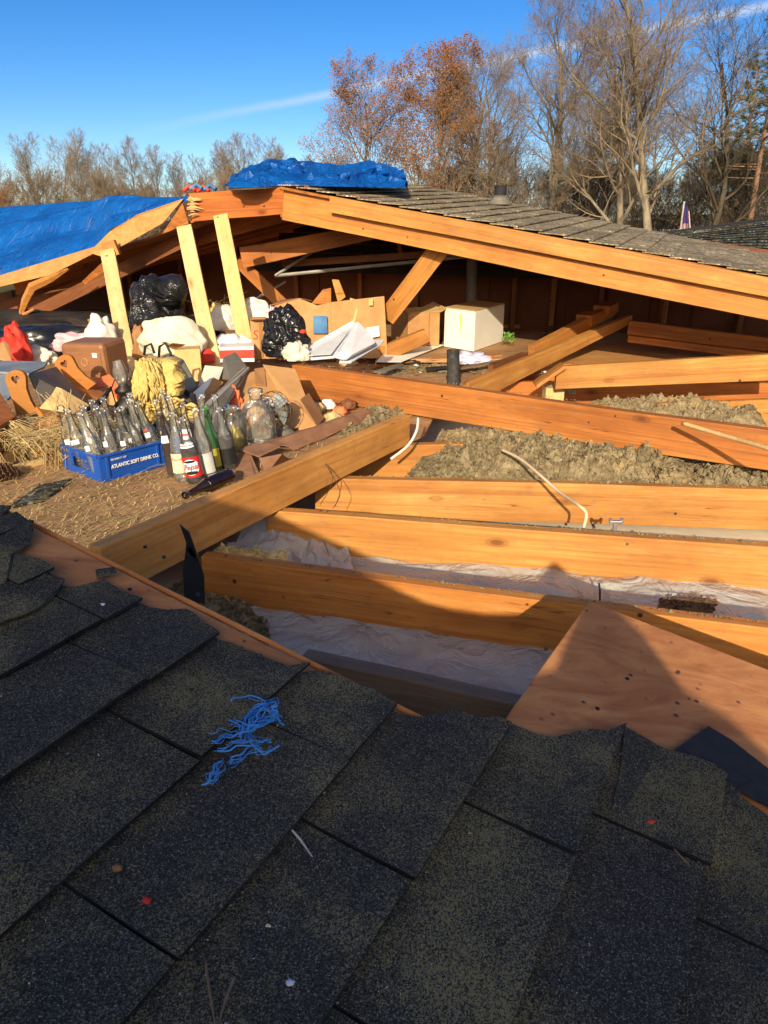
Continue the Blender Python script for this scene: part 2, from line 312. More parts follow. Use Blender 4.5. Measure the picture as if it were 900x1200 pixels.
def board(name,a,b,h,t,mat,parent=None,h1=None,up=None,bow=.004,seed=None,nseg=14,label=None,cat=None,group=None,chip=0,bev=.003):
    """timber whose top front edge runs a->b; h tall, t thick (away from the camera)"""
    rnd=random.Random(seed if seed is not None else hash(name+str(round(a[0]*100)))%9999)
    a=V(a); b=V(b); X=(b-a); Lg=X.length; X.normalize(); Z=V(up) if up else V((0,0,1)); Z=(Z-X*Z.dot(X)).normalized(); Y=Z.cross(X)
    if Y.dot(V((0,1,0)))<0: Y=-Y
    if h1 is None: h1=h
    mb=MB(); vs=[]; s1=rnd.random()*50
    for i in range(nseg+1):
        u=i/nseg; hh=h+(h1-h)*u; x=u*Lg; by=bow*math.sin(u*math.pi)*(1 if s1>25 else -1); bz=bow*.6*noise.noise(V((u*3,s1,0)))
        cx=0
        if chip and i in(0,nseg): cx=chip*(rnd.random()-.3)*(1 if i==0 else -1)
        for (yy,zz) in((0,0),(t,0),(t,-hh),(0,-hh)):
            e=chip*(rnd.random()-.5) if (chip and i in(0,nseg)) else 0
            vs.append(V((x+cx+e,yy+by,zz+bz)))
    fs=[]
    for i in range(nseg):
        for k in range(4): fs.append((i*4+k,i*4+(k+1)%4,(i+1)*4+(k+1)%4,(i+1)*4+k))
    fs+=[(0,1,2,3),tuple(nseg*4+k for k in(3,2,1,0))]
    mb.add(vs,fs)
    M=Matrix((X,Y,Z)).transposed().to_4x4(); M.translation=a
    o=obj(name,mb,mat,parent,M,bevel=bev)
    if label: tag(o,label,cat or 'timber',group)
    return o
def text_mesh(txt,size,mat,shear=0,bold=0,xs=1.0):
    cu=bpy.data.curves.new('t','FONT'); cu.body=txt; cu.size=size; cu.align_x='CENTER'; cu.align_y='CENTER'; cu.extrude=size*.02; cu.offset=bold; cu.shear=shear; cu.resolution_u=3
    o=bpy.data.objects.new('t',cu); col_.objects.link(o); bpy.context.view_layer.update()
    me=bpy.data.meshes.new_from_object(o.evaluated_get(bpy.context.evaluated_depsgraph_get())); bpy.data.objects.remove(o); 
    for v_ in me.vertices: v_.co.x*=xs
    me.materials.clear(); me.materials.append(MATS[mat]); return me
def frame(o,x,up=None):
    """matrix: local x along x, z near up, origin o"""
    X=V(x).normalized(); Z=V(up or (0,0,1)); Z=(Z-X*Z.dot(X)).normalized(); Y=Z.cross(X)
    M=Matrix((X,Y,Z)).transposed().to_4x4(); M.translation=V(o); return M
def blob(name,c,rad,mat,seed,amp=.18,freq=2.2,flat=.35,fold=.0,res=4,parent=None,rot=0,smooth=True,fine=.0):
    b=bmesh.new(); bmesh.ops.create_icosphere(b,subdivisions=res,radius=1)
    for v_ in b.verts:
        d=v_.co.normalized(); n1=noise.noise(d*freq+V((seed*3.3,0,0))); rid=1-abs(noise.noise(V((d.x*1.5+d.z,d.y*1.5,d.z*.8))*freq+V((0,seed*5.1,0))))*2
        r=1+amp*n1*1.3+fold*.55*(rid-.5)+.018*noise.noise(d*9+V((seed,0,0)))+fine*noise.noise(d*freq*6)
        q=d*r
        if q.z<-flat: q.z=-flat+(q.z+flat)*.12
        v_.co=V((q.x*rad[0],q.y*rad[1],q.z*rad[2]))
    me=bpy.data.meshes.new(name); b.to_mesh(me); b.free(); me.materials.append(MATS[mat]); me.polygons.foreach_set('use_smooth',[smooth]*len(me.polygons))
    M=Matrix.Translation(V(c)+V((0,0,rad[2]*flat)))@Matrix.Rotation(rot,4,'Z'); return link(name,me,M,parent)
def interp(pts,x):
    if x<=pts[0][0]: return pts[0][1]
    for (a,b),(c,d) in zip(pts,pts[1:]):
        if x<=c: return b+(d-b)*(x-a)/max(1e-9,c-a)
    return pts[-1][1]
#==================================================================== THE PLACE
def ground():
    mb=MB(); mb.grid(lambda u,v:V(((u-.5)*1600,(v-.5)*1600+300,-2.75)),20,20); tag(obj('ground',mb,'ground_grass'),kind='structure')
ground()
exec_order=[]
# ---- main attic: one thing with its fixed parts
attic=tag(thing('attic_floor_frame',(0,2.5,-.1)),'open attic floor of orange joists laid over the ceiling below','floor frame')
def joist(p,q,h=.155,t=.04,mat='old_pine',z=0,seed=1):
    a=onz(*p,z); b=onz(*q,z); return board('joist',a,b,h,t,mat,attic,seed=seed,bow=.006)
joist((235,652),(980,746),seed=3); joist((312,598),(1000,648),seed=4); joist((368,560),(1000,577),seed=5)
joist((400,523),(1000,514),seed=6); joist((640,478),(980,465),seed=7)
joist((352,770),(930,893),mat='grey_wood',seed=8)
for k,yy in enumerate((4.5,5.0,5.5,6.0)): board('joist',(-4.2,yy,-.002),(3.5,yy-.15,-.002),.15,.04,'red_pine',attic,seed=20+k)
mb=MB(); mb.box((0,3.2,-.19),(9,8.5,.02)); obj('ceiling_board',mb,'ceiling_board',attic)
# attic deck (left) and mid floor
def deck():
    base=[(-4.2,1.75),(-1.1,1.45)]
    bl=onz(125,672,0); br=onz(497,512,0)
    right=[(bl.x,bl.y),(br.x,br.y),(onz(520,470,0).x,onz(520,470,0).y),(onz(600,425,0).x,onz(600,425,0).y),(onz(735,385,0).x,onz(735,385,0).y),(3.0,7.2),(-4.2,8.2)]
    mb=MB(); mb.prism([V((x,y,.001)) for x,y in base+right],(0,0,.012)); obj('deck',mb,'deck_plywood',attic)
deck()
# house walls below (seen only from the side)
hw=tag(thing('house_walls',(0,3,-2.7)),'brick outer walls of the damaged house below its roof','house')
for a,b in (((-4.5,-2.5),(-4.5,8.2)),((-4.5,8.2),(4.6,6.6)),((4.6,6.6),(4.6,-2.5))):
    mb=MB(); A=V((*a,-2.75)); B=V((*b,-2.75)); mb.prism([A,B,B+V((0,0,2.5)),A+V((0,0,2.5))],(B-A).normalized().cross(V((0,0,1)))*.2); obj('wall',mb,'brick',hw)

# ---- remaining roof with gable opening
RG=V((-.60,5.0,1.09)); DR=V((.90,-.43,-.163)); DL=V((-.83,.55,-.195)); DB=V((.38,.925,.0385))
roof=tag(thing('gable_roof',RG),'low shingled gable roof left standing, its torn open end facing the attic','roof')
def P(t,s):  # t along the slope (+ right, - left) in plan metres, s back along the ridge
    q=RG+(DR*t if t>0 else DL*(-t)); d=DB.copy()
    if t>0:
        w_=min(1,t/3.2); d=V((.38,.925,.0385-.02*w_))
    return q+d*s*(1-.09*max(0,t-1.2) if t>0 else 1)
def backs(t): return 2.05 if t>0 else 2.6
mb=MB(); mb.grid(lambda u,v:P(u*4.6,-.06+v*(2.05-u*.25))+V((0,0,.012*nv((u*3,v*3,0),2,1)-.012)),40,20); obj('sheathing',mb,'red_pine',roof,solid=.014)
# shingle courses on the right slope
def far_shingles():
    rnd=random.Random(5); mb=MB(); n=34; W_=4.6
    for k in range(n):
        t0=k*W_/n; t1=(k+1)*W_/n; s=-.07
        while s<1.98:
            e=min(s+.3+rnd.random()*.02,2.02); lift=.004+rnd.random()*.005
            a,b,c,d=[P(t,q)+V((0,0,h)) for t,q,h in((t0-.02,s,.003),(t1,s,.009+lift),(t1,e-.003,.009+lift),(t0-.02,e-.003,.003))]
            mb.prism([a,b,c,d],(0,0,-.006)); s=e
    obj('shingles',mb,'shingle_far',roof)
far_shingles()
# front rafters of the opening: doubled timbers
up=V((0,0,1))
board('rafter',P(.0,-.02)+V((0,0,-.018)),P(4.6,-.02)+V((0,0,-.018)),.185,.04,'old_pine',roof,seed=31,bow=.012)
board('rafter',P(.35,-.075)+V((0,0,-.012)),P(4.6,-.085)+V((0,0,.0)),.09,.045,'old_pine',roof,seed=32,bow=.01,chip=.03,h1=.085)
board('rafter',ony(218,227,5.25),ony(362,217,4.93),.17,.045,'red_pine',roof,seed=33,bow=.008,chip=.03,h1=.15)
mb=MB(); rr=random.Random(9)
for k in range(16):
    a=ony(219+rr.random()*8,232+rr.random()*26,5.2); b=a+V((.03+rr.random()*.07,-.01,(rr.random()-.5)*.02)); mb.tube([a,(a+b)/2+V((0,-.01,.006)),b],[.004,.006,.001],4)
obj('torn_splinters',mb,'new_pine',roof)
# interior rafters
for k in range(1,6):
    s=k*.41
    board('rafter',P(.02,s)+V((0,0,-.03)),P(4.3,s-.1)+V((0,0,-.03)),.14,.04,'red_pine',roof,seed=40+k)
    board('rafter',P(-.02,s)+V((0,0,-.03)),P(-3.7,s)+V((0,0,-.03)),.14,.04,'red_pine',roof,seed=50+k)
board('ridge_board',P(.0,-.0)+V((-.02,0,-.02)),P(.0,2.6)+V((-.02,0,-.02)),.17,.03,'red_pine',roof,seed=60)
# left sheathing (sagging), its lit torn edge
def leftsheath(u,v):
    t=-(.35+u*3.6); s=-.05+v*2.9; q=P(t,s); q.z+=-.06*math.sin(u*math.pi)*(1-v)+.02*nv((u*4,v*3,0),1.3,4)-.012; return q
mb=MB(); mb.grid(leftsheath,40,16); obj('sheathing',mb,'roof_plywood',roof,solid=.014)
mb=MB(); mb.grid(lambda u,v:P(-.4+u*.42,.0+v*2.9)+V((0,0,-.012)),4,16); obj('sheathing',mb,'red_pine',roof,solid=.014)
# torn plywood flap hanging below the left edge, catching the sun
def flap(pts,y0,y1,name='torn_sheathing',mat='lit_plywood',dz=.012):
    mb=MB(); n=len(pts); pp=[ony(px,py,y) for px,py,y in pts]; mb.prism(pp,(0,.012,.004)); return obj(name,mb,mat,roof,bevel=.002)
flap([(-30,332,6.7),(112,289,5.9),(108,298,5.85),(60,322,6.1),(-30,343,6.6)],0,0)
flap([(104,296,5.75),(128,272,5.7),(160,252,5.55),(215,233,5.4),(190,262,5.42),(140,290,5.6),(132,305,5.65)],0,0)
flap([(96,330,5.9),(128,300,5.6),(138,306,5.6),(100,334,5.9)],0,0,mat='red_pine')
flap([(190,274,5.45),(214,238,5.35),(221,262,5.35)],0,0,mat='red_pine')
for j_ in range(3): board('rafter',ony(-40,398-j_*14,7.1+j_*.45),ony(214+j_*18,272-j_*6,5.75+j_*.45),.10,.04,'dark_pine',roof,seed=65+j_)
b_=board('block',ony(118,286,5.5),ony(133,281,5.5),.10,.05,'old_pine',roof,seed=63,nseg=2)
mb=MB(); mb.tube([ony(22,376,5.9),ony(30,352,5.85),ony(38,336,5.8),ony(60,326,5.8),ony(80,315,5.8)],[.012,.03,.034,.028,.008],5); obj('splintered_batten',mb,'old_pine',roof)
mb=MB(); mb.tube([ony(-20,388,6.0),ony(10,378,5.9),ony(40,362,5.85)],[.02,.018,.008],5); obj('splintered_batten',mb,'roof_plywood',roof)
# collar tie, braces, gable end
board('collar_tie',ony(280,290,5.75),ony(437,262,5.55),.145,.04,'red_pine',roof,seed=70,h1=.1)
def strut(name,a,b,w_,t,mat,parent,seed=1,**k):
    a=V(a); b=V(b); d=(b-a).normalized(); side=d.cross(V((0,1,0))).normalized()
    if side.x>0: side=-side
    return board(name,a+side*w_/2,b+side*w_/2,w_,t,mat,parent,seed=seed,up=side,**k)
strut('brace',ony(524,280,4.65),ony(452,374,4.95),.115,.04,'old_pine',roof,seed=71)
strut('brace',ony(278,305,5.9),ony(334,360,5.6),.09,.04,'red_pine',roof,seed=72)
# rear gable wall
def rear():
    a=V((-4.2,8.75,0)); b=V((4.2,5.15,0)); X=(b-a).normalized()
    A=a-X*0; mb=MB()
    prof=[]
    def zt(x): 
        y=6.9-.43*(x-.18); 
        if x>.1: 
            return 1.10-.163*max(0,(x+.6-.38*2)*.9)-.03
        return 1.13+.2238*(x-.1)-.03
    xs=[-5.7+.3*i for i in range(34)]; 
    bot=[V((x,6.95-.43*(x-.18),-.15)) for x in xs]; top=[V((x,6.95-.43*(x-.18),max(.02,zt(x)))) for x in xs]
    for i in range(len(xs)-1): mb.add([bot[i],bot[i+1],top[i+1],top[i]],[(0,1,2,3)])
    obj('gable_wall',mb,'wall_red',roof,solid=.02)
    for i,x in enumerate([-2.6,-2.0,-1.4,-.8,-.2,.3,.75,1.1,1.4,1.75,2.2,2.7]):
        y=6.86-.43*(x-.18); z1=max(.1,zt(x)-.02)
        board('stud',V((x,y,z1)),V((x,y,0)),.04,.08,'dark_pine' if i%2 else 'red_pine',roof,up=V((1,0,0)),seed=80+i,nseg=3)
rear()
# dark siding planks high in the gable and pale truss chords
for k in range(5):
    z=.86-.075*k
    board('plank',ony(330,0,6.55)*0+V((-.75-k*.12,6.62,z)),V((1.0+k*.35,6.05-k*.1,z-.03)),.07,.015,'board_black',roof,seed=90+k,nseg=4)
def chord(a,b,r=.012,m='pale_metal'): mb=MB(); mb.tube([a,b],r,5); obj('truss_chord',mb,m,roof)
chord(ony(322,323,5.9),ony(592,296,5.7)); chord(ony(322,323,5.88),ony(402,272,5.9),.01); chord(ony(335,330,6.2),ony(262,372,6.2),.01)
board('plank',ony(330,305,6.0),ony(640,285,5.6),.05,.03,'dark_pine',roof,seed=97)
strut('strut',ony(466,276,5.9),ony(470,304,5.9),.03,.03,'red_pine',roof,seed=98,nseg=2)
flap([(365,356,6.0),(378,340,6.0),(388,338,6.0),(388,358,6.0)],0,0,name='brace_scrap',mat='old_pine')
flap([(389,328,5.95),(397,328,5.95),(405,348,5.95),(396,355,5.95)],0,0,name='brace_scrap',mat='old_pine')
# roof vent (pipe boot) on the shingles
def roofvent():
    p=P(.98,1.5)+V((0,0,.02)); t=thing('roof_vent',p); tag(t,'grey pipe vent poking through the far shingled roof','vent')
    mb=MB(); mb.lathe([(.0,.0),(.09,.0),(.085,.015),(.06,.04),(.05,.065),(.05,.03)],16,Matrix.Translation(p+V((0,0,-.01)))); obj('flashing',mb,'slate_grey',t,smooth=True)
    mb=MB(); mb.lathe([(.045,-.04),(.045,.12),(.04,.12),(.035,.05)],16,Matrix.Translation(p)); obj('pipe',mb,'black_rubber',t,smooth=True)
roofvent()
# wing roof at right
def wing():
    t=tag(thing('wing_roof',ony(850,280,6.5)),'dark shingled wing roof at the right, striped by branch shadows','roof')
    a=ony(672,289,6.35); b=ony(900,258,8.2); c=ony(1150,232,9.0); d=ony(1100,352,5.2); e=ony(880,312,5.9); 
    far=[a,b,c]; near=[ony(672,290,6.3),e,d]
    def fn(u,v):
        def L3(q): return q[0].lerp(q[1],u*2) if u<.5 else q[1].lerp(q[2],u*2-1)
        return L3(near).lerp(L3(far),v)
    rnd=random.Random(2); mb=MB(); nv_=16
    for j in range(nv_):
        u=0
        while u<1:
            e_=min(1,u+.045+rnd.random()*.008); q=[fn(u,j/nv_)+V((0,0,.012+.006*rnd.random())),fn(e_-.003,j/nv_)+V((0,0,.012+.006*rnd.random())),fn(e_-.003,(j+1)/nv_),fn(u,(j+1)/nv_)]
            mb.prism(q,(0,0,-.008)); u=e_
    obj('shingles',mb,'shingle_wing',t)
    mb=MB(); mb.grid(lambda u,v:fn(u,v)+V((0,0,-.05)),20,8); obj('sheathing',mb,'felt',t,solid=.02)
    mb=MB(); mb.tube([a+V((0,0,.01)),b+V((0,0,.012)),c+V((0,0,.012))],.014,6); obj('ridge_cap',mb,'felt',t)
    mb=MB(); mb.grid(lambda u,v:ony(850+60*u,299+11*u,5.95-.5*u)+V((0,.03*v,.03+.005*math.sin(u*20))),12,2); obj('valley_flashing',mb,'silver_flash',t,solid=.004)
wing()
# ---- blue tarps
def tarp_left(u,v):
    x0=-110+u*330; near=interp([(-110,352),(0,322),(112,290),(130,265),(218,233)],x0); yn=interp([(-110,7.2),(0,6.6),(112,5.95),(218,5.4)],x0)
    far=interp([(-110,252),(0,243),(100,236),(190,234),(220,233)],x0); yf=interp([(-110,9.6),(0,9.0),(218,6.0)],x0)
    a=ony(x0,near-3,yn); b=ony(x0,far,yf); q=a.lerp(b,v); bul=math.sin(v*math.pi)
    e_=min(1,(1-u)*4)
    q.z+=e_*bul*(.05*(.6+.4*math.sin(u*3+1))+.055*math.sin(v*13+u*4+3*noise.noise(V((u*2,v*2,0))))+.035*(1-2*abs(noise.noise(V((u*3+v*2,v*9-u*2,4)))))+.015*noise.noise(V((u*14,v*22,2))))
    q.y+=e_*bul*.12*noise.noise(V((u*4,v*7,8)))
    q.z-=.03*(v<.02); return q
mb=MB(); mb.grid(tarp_left,110,60); tag(obj('tarp',mb,'tarp_blue',smooth=True,solid=.003),'large blue tarp spread over the sagging left side of the roof','tarp')
def tarp_ridge(u,v):
    px=268+u*208; top=interp([(268,216),(285,200),(310,192),(345,190),(372,196),(395,200),(430,193),(455,195),(476,210)],px)
    bot=interp([(268,219),(345,216),(476,219)],px)
    a=ony(px,bot+1,4.93+.1*math.sin(px*.06)); c=ony(px,top,5.6); e=ony(px,bot+2,6.5)
    ang=v
    q=a.lerp(c,min(1,v*1.6)) if v<.625 else c.lerp(e,(v-.625)/.375)
    fw=math.sin(min(1,v)*math.pi)
    w1=noise.noise(V((u*3,v*2,7))); rd=lambda x,y,k:1-2*abs(noise.noise(V((x,y,k))))
    q.z+=fw*(.03*rd(u*5+v*2+w1,v*2.2-u*2,1)+.022*rd(u*11-v*5+w1*2,v*5+u*3,3)); q.y+=fw*(.16*rd(u*4+v*3,v*3,9)+.05*rd(u*10-v*7,v*6+w1*3,5))-.12*math.sin(min(1,v*1.6)*math.pi)
    return q
rt=random.Random(5); jit={}
def tarp_ridge2(u,v):
    q=tarp_ridge(u,v); k=(round(u*44),round(v*14)); a_=math.sin(v*math.pi)
    return q+V((rt.uniform(-.015,.015),rt.uniform(-.04,.04)*a_,rt.uniform(-.008,.012)*a_))
mb=MB(); mb.grid(tarp_ridge2,44,14); tag(obj('tarp',mb,'tarp_blue',smooth=False,solid=.003),'bunched bright blue tarp crumpled along the roof ridge','tarp')
mb=MB()
for k,(x,y,m) in enumerate(((222,223,0),(230,221,1),(238,224,0),(246,222,1))):
    p=ony(x,y+1,5.3); mb.m=m; mb.tube([p+V((-.04,0,0)),p+V((0,.02,.03)),p+V((.04,.0,.005))],.014,5)
tag(obj('ratchet_strap',mb,['cloth_red','cloth_blue']),'red and blue strap end lying at the ridge left of the tarp','strap')
# ---- temporary studs holding the roof
for (tp,bt,yt,yb,lab) in (((125,292),(152,436),5.1,4.35,'pale new stud propping the roof beside the brown case'),((215,264),(251,432),4.85,4.3,'pale new stud standing left of the red and white box'),((258,251),(289,412),5.0,4.5,'pale new stud nearest the ridge, in front of the white sacks')):
    a=ony(*tp,yt); b=ony(*bt,yb); d=(b-a).normalized(); side=V((-1,0,0)); side=(side-d*side.dot(d)).normalized()
    board('wood_stud',a+side*.045,b+side*.045,.09,.04,'new_pine',None,up=side,seed=int(tp[0]),label=lab,cat='stud',group='pale studs propping the roof')
# ---- fallen timbers
def pb(name,A,B,h,t,mat,lab,seed,cat='beam',h1=None,**k):
    a=onz(A[0],A[1],A[2]) if len(A)==3 else ony(A[0],A[1],A[3]); b=onz(B[0],B[1],B[2]) if len(B)==3 else ony(B[0],B[1],B[3])
    return board(name,a,b,h,t,mat,None,h1=h1,seed=seed,label=lab,cat=cat,**k)
pb('fallen_beam',(116,643,.145),(481,486,.135),.143,.045,'sunlit_pine','short orange beam lying diagonally in front of the soda bottles',101,h1=.125,chip=.012)
pb('fallen_beam',(342,428,.185),(960,513,.17),.165,.05,'red_pine','long fallen rafter lying across the attic from the cardboard to the right edge',102,bow=.01,chip=.01,h1=.15)
pb('fallen_beam',(652,430,None,3.95),(930,414,None,3.95),.12,.04,'old_pine','level orange board lying above the clear plastic at right',103,h1=.14,chip=.01)
pb('fallen_beam',(628,452,None,3.9),(662,428,None,3.9),.02,.1,'old_pine','bevelled offcut end of timber under the level board',104,h1=.02)
def bbx(name,A,B,h,t,mat,lab,seed,**k): return board(name,ony(*A),ony(*B),h,t,mat,None,seed=seed,label=lab,cat='beam',**k)
bbx('fallen_beam',(548,449,3.95),(742,369,5.25),.13,.04,'old_pine','long splintered truss chord running up toward the back, in front',105,h1=.055,chip=.02)
bbx('fallen_beam',(625,406,4.75),(722,356,5.45),.10,.05,'old_pine','notched truss chord lying behind the splintered one',106,h1=.075,chip=.01)
for i,(x,y,yy) in enumerate(((695,372,5.15),(716,362,5.3),(700,386,5.0),(728,372,5.15))):
    pass
for i,(x,y,yy) in enumerate(((694,371,5.3),(714,360,5.45))):
    board('timber_offcut',ony(x,y-1,yy-.12),ony(x+11,y-6,yy-.02),.07,.12,'red_pine',None,seed=110+i,nseg=2,label=('upper' if i else 'lower')+' short wood block nailed between the two truss chords',cat='wood block',group='blocks between the truss chords')
bbx('fallen_beam',(577,427,4.2),(616,413,4.6),.05,.03,'dark_pine','short dark offcut lying left of the splintered truss chord',112,chip=.01)
bbx('fallen_beam',(737,376,5.2),(960,403,4.5),.09,.05,'red_pine','red brown board lying at right under the big rafter',113,h1=.08)
bbx('fallen_beam',(736,393,5.1),(960,421,4.4),.045,.05,'red_pine','thin red brown board just under the thicker one at right',114)
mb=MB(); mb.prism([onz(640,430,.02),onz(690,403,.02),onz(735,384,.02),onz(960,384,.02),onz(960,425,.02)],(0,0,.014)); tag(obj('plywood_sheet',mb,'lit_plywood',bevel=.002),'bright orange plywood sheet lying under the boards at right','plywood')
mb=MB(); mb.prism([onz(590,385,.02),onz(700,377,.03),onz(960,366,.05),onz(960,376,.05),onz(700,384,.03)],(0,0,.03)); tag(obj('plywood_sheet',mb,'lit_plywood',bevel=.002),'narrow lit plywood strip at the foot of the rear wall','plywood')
bbx('fallen_beam',(445,408,4.8),(499,386,4.9),.10,.05,'old_pine','short orange offcut with a pale sawn end beside the tan carton',115,h1=.085,nseg=4)
# board end standing under the level board
bbx('timber_offcut',(640,455,4.05),(662,455,4.05),.07,.1,'new_pine','pale sawn block standing under the level orange board',116,nseg=2)
# ---- shade blocker added behind the camera, its outline shaped for the near roof's shade
mb=MB(); S=[(-4.4,-.2),(-4.4,1.3),(-1.35,1.37),(-1.15,1.38),(-1.13,1.55),(-1.09,1.56),(-.872,1.45),(-.669,1.36),(-.575,1.32),(-.5,1.285),(-.4,1.24),(-.326,1.22),(-.235,1.21),(-.12,1.215),(-.035,1.33),(-.02,1.325),(.049,1.252),(.094,1.175),(.152,1.142),(.197,1.1),(.27,1.0),(.7,.5),(.7,-.2)]
mb.prism([V((x,-1.5,z)) for x,z in S],(0,-.09,.05)); tag(obj('shade_blocker',mb,'roof_plywood'),'unseen board added behind the viewer to shade the near roof','wall')
#==================================================================== NEAR ROOF
nr=tag(thing('near_roof',RP),'dark shingled roof slope in the foreground with a torn bare edge','roof')
def W(s,r,h=0): return RP+RU*s+RV*r+RN*h
EDGE=[(-400,395),(0,597),(120,657),(240,716),(360,776),(470,833),(600,900)]
RC=rs(onroof(-30,592))[1]-.02; e0=rs(onroof(0,597)); e1=rs(onroof(480,838))
TORN=[rs(onroof(*p)) for p in [(-400,420),(-60,590),(0,612),(22,600),(40,622),(16,652),(60,672),(75,695),(122,684),(150,704),(190,719),(216,716),(236,735),(258,752),(300,772),(340,796),(372,785),(402,800),(432,813),(470,842),(500,846),(530,838),(560,852),(594,846),(640,872),(682,862),(712,868),(728,858),(745,868),(780,884),(800,892),(832,905),(870,940),(930,990),(1100,1100)]]
TR=sorted([(r,s) for s,r in TORN])
def torn(r): 
    return interp(TR,r)+.004*noise.noise(V((r*60,0,0)))+.003*noise.noise(V((r*200,3,0)))
rmin=TR[0][0]; 
# sheathing board (to the torn line plus a bare strip)
def shbound(r):
    s=e0[0]+(e1[0]-e0[0])*(r-e0[1])/(e1[1]-e0[1]); return s
mb=MB()
rB=rs(onroof(585,890))[1]
mb.prism([W(-1.6,RC,-.016),W(shbound(RC),RC,-.016),W(shbound(rB),rB,-.016),W(-1.6,rB,-.016)],RN*.014)
obj('sheathing',mb,'roof_plywood',nr,bevel=.002)
c0=[onroof(*p,-.016) for p in((596,840),(688,711),(905,795),(1250,925))]
q=[rs(p) for p in c0]
mb=MB(); mb.prism([W(-1.6,rB+.004,-.016)]+c0[:1]+c0[1:]+[W(q[3][0]-.6,q[3][1]+.4,-.016),W(-1.6,1.6,-.016)],RN*.014); obj('sheathing',mb,'roof_plywood',nr,bevel=.002)
for k in range(5):
    r=RC+.06+k*.45; s1=min(shbound(r),.6)-.02
    mb=MB(); M=Matrix((RU,RV,RN)).transposed().to_4x4(); M.translation=RP
    mb.box(((s1-1.6)/2,r,-.016-.072),((s1+1.6),.04,.14)); obj('rafter',mb,'red_pine',nr,M)
# thin batten along the torn edge
a=W(shbound(RC)+.003,RC,-.001); b=W(shbound(rB)+.006,rB,-.001); board('edge_strip',a,b,.010,.006,'roof_plywood',nr,seed=130,nseg=30,bow=.004)
# felt underlay and shingle tabs
def strips(mb,r0,r1,s0,s1,h0,h1,th,n=10,jit=0,seed=0,lim=True,tw=0):
    """one tab: r0..r1 down the slope, s0..s1 along the course; h0 at the top end, h1 at the butt"""
    vs=[]; o=[]
    for i in range(n+1):
        u=i/n; r=r0+(r1-r0)*u; se=s1
        if lim: se=min(s1,torn(r)+jit)
        if se<=s0+.002: o.append(None); continue
        m=5; row=[]
        for j in range(m+1):
            s=s0+(se-s0)*j/m; h=h0+(h1-h0)*u+.0022*noise.noise(V((s*9,r*9,seed)))+tw*(j/m)*u
            row.append((W(s,r,h),W(s,r,h-th)))
        o.append(row)
    for i in range(n):
        A,B=o[i],o[i+1]
        if A is None or B is None: continue
        m=5; base=len(mb.v)
        pts=[x[0] for x in A]+[x[0] for x in B]+[x[1] for x in A]+[x[1] for x in B]
        k=m+1; fs=[]; nb=0
        for j in range(m): fs.append((j,j+1,k+j+1,k+j)); 
        for j in range(m): fs.append((2*k+j,3*k+j,3*k+j+1,2*k+j+1))
        if i==n-1 or o[i+1+1 if i+2<=n else i+1] is None or i==n-1:
            for j in range(m): fs.append((k+j,k+j+1,3*k+j+1,3*k+j)); nb+=1
        if i==0 or o[i-1] is None:
            for j in range(m): fs.append((j+1,j,2*k+j,2*k+j+1))
        fs.append((0,k,3*k,2*k)); fs.append((k-1,2*k+k-1,3*k+k-1,k+k-1))
        n0=len(mb.mi); mb.add(pts,fs)
        for q_ in range(n0+2*m,len(mb.mi)): mb.mi[q_]=1
mb=MB(); strips(mb,RC+.01,1.5,-1.6,3,.001,.001,.003,n=300,jit=-.012,seed=9); obj('underlay',mb,['felt','black_rubber'],nr)
# courses: measured butt lines give the exposure
bl=[rs(onroof(*p)) for p in[(100,860),(256,752),(470,842),(575,890),(740,890),(610,1190),(390,1190),(150,1200)]]
print('BUTTS',[(round(a,3),round(b,3)) for a,b in bl])
EXP=.1425; R0=bl[3][1]
rnd=random.Random(11); mb=MB()
for k in range(-13,10):
    rb=R0+k*EXP+rnd.uniform(-.004,.004); r0=max(RC,rb-EXP-.02)
    if rb<RC+.02: continue
    off=rnd.uniform(0,.3)
    sl={0:.140,-1:-.039,-2:.115,-3:.152,1:.243,2:.312}.get(k)
    if sl is not None: off=(sl*1.32+1.6+.305*8)%.305
    s=-1.6+off-.305
    while s<3:
        w_=.305*rnd.choice((1,1,1,.97)); lift=.015+rnd.uniform(0,.006)
        if s<torn(rb)+.1 or s<torn(r0)+.1: strips(mb,r0,rb+rnd.uniform(-.003,.003),s+.002,s+w_-.002,.0015,lift,.0055,n=8,seed=k*7+s,tw=rnd.choice((0,0,.003,.006)))
        s+=w_
obj('shingles',mb,['shingle_near','black_rubber'],nr)
# curled torn scraps on the bare edge
def scrap(pts,h=.012,name='shingle_scrap',lab=None,mat='shingle_near',curl=.01):
    P_=[onroof(x,y,.006) for x,y in pts]; c=sum(P_,V((0,0,0)))/len(P_); mb=MB(); n=len(P_)
    top=[p+RN*(h*(.3+.7*noise.noise(p*9)**2)+curl*(i%3)/2) for i,p in enumerate(P_)]
    mb.prism(top,RN*-.004); o=obj(name,mb,mat); tag(o,lab,'shingle scrap','torn shingle scraps'); return o
scrap([(-25,615),(20,606),(38,622),(36,640),(14,655),(8,690),(-25,705)],.02,lab='thick torn shingle scrap at the left end of the bare edge')
scrap([(-20,690),(30,672),(76,688),(60,706),(40,722),(-20,745)],.018,lab='folded torn shingle scrap lying just below the bare edge on the left')
scrap([(112,668),(134,668),(136,676),(114,678)],.004,lab='small bluish shingle chip on the bare plywood strip')
scrap([(732,852),(752,864),(800,893),(868,925),(860,970),(853,1022),(790,990),(716,950),(726,905)],.004,lab='loose shingle tab slid out of place near the plywood',curl=.002)
scrap([(786,882),(830,852),(856,868),(905,905),(930,960),(880,935),(840,912)],.004,lab='strip of black roofing felt at the edge of the bright plywood',mat='felt',curl=.001)
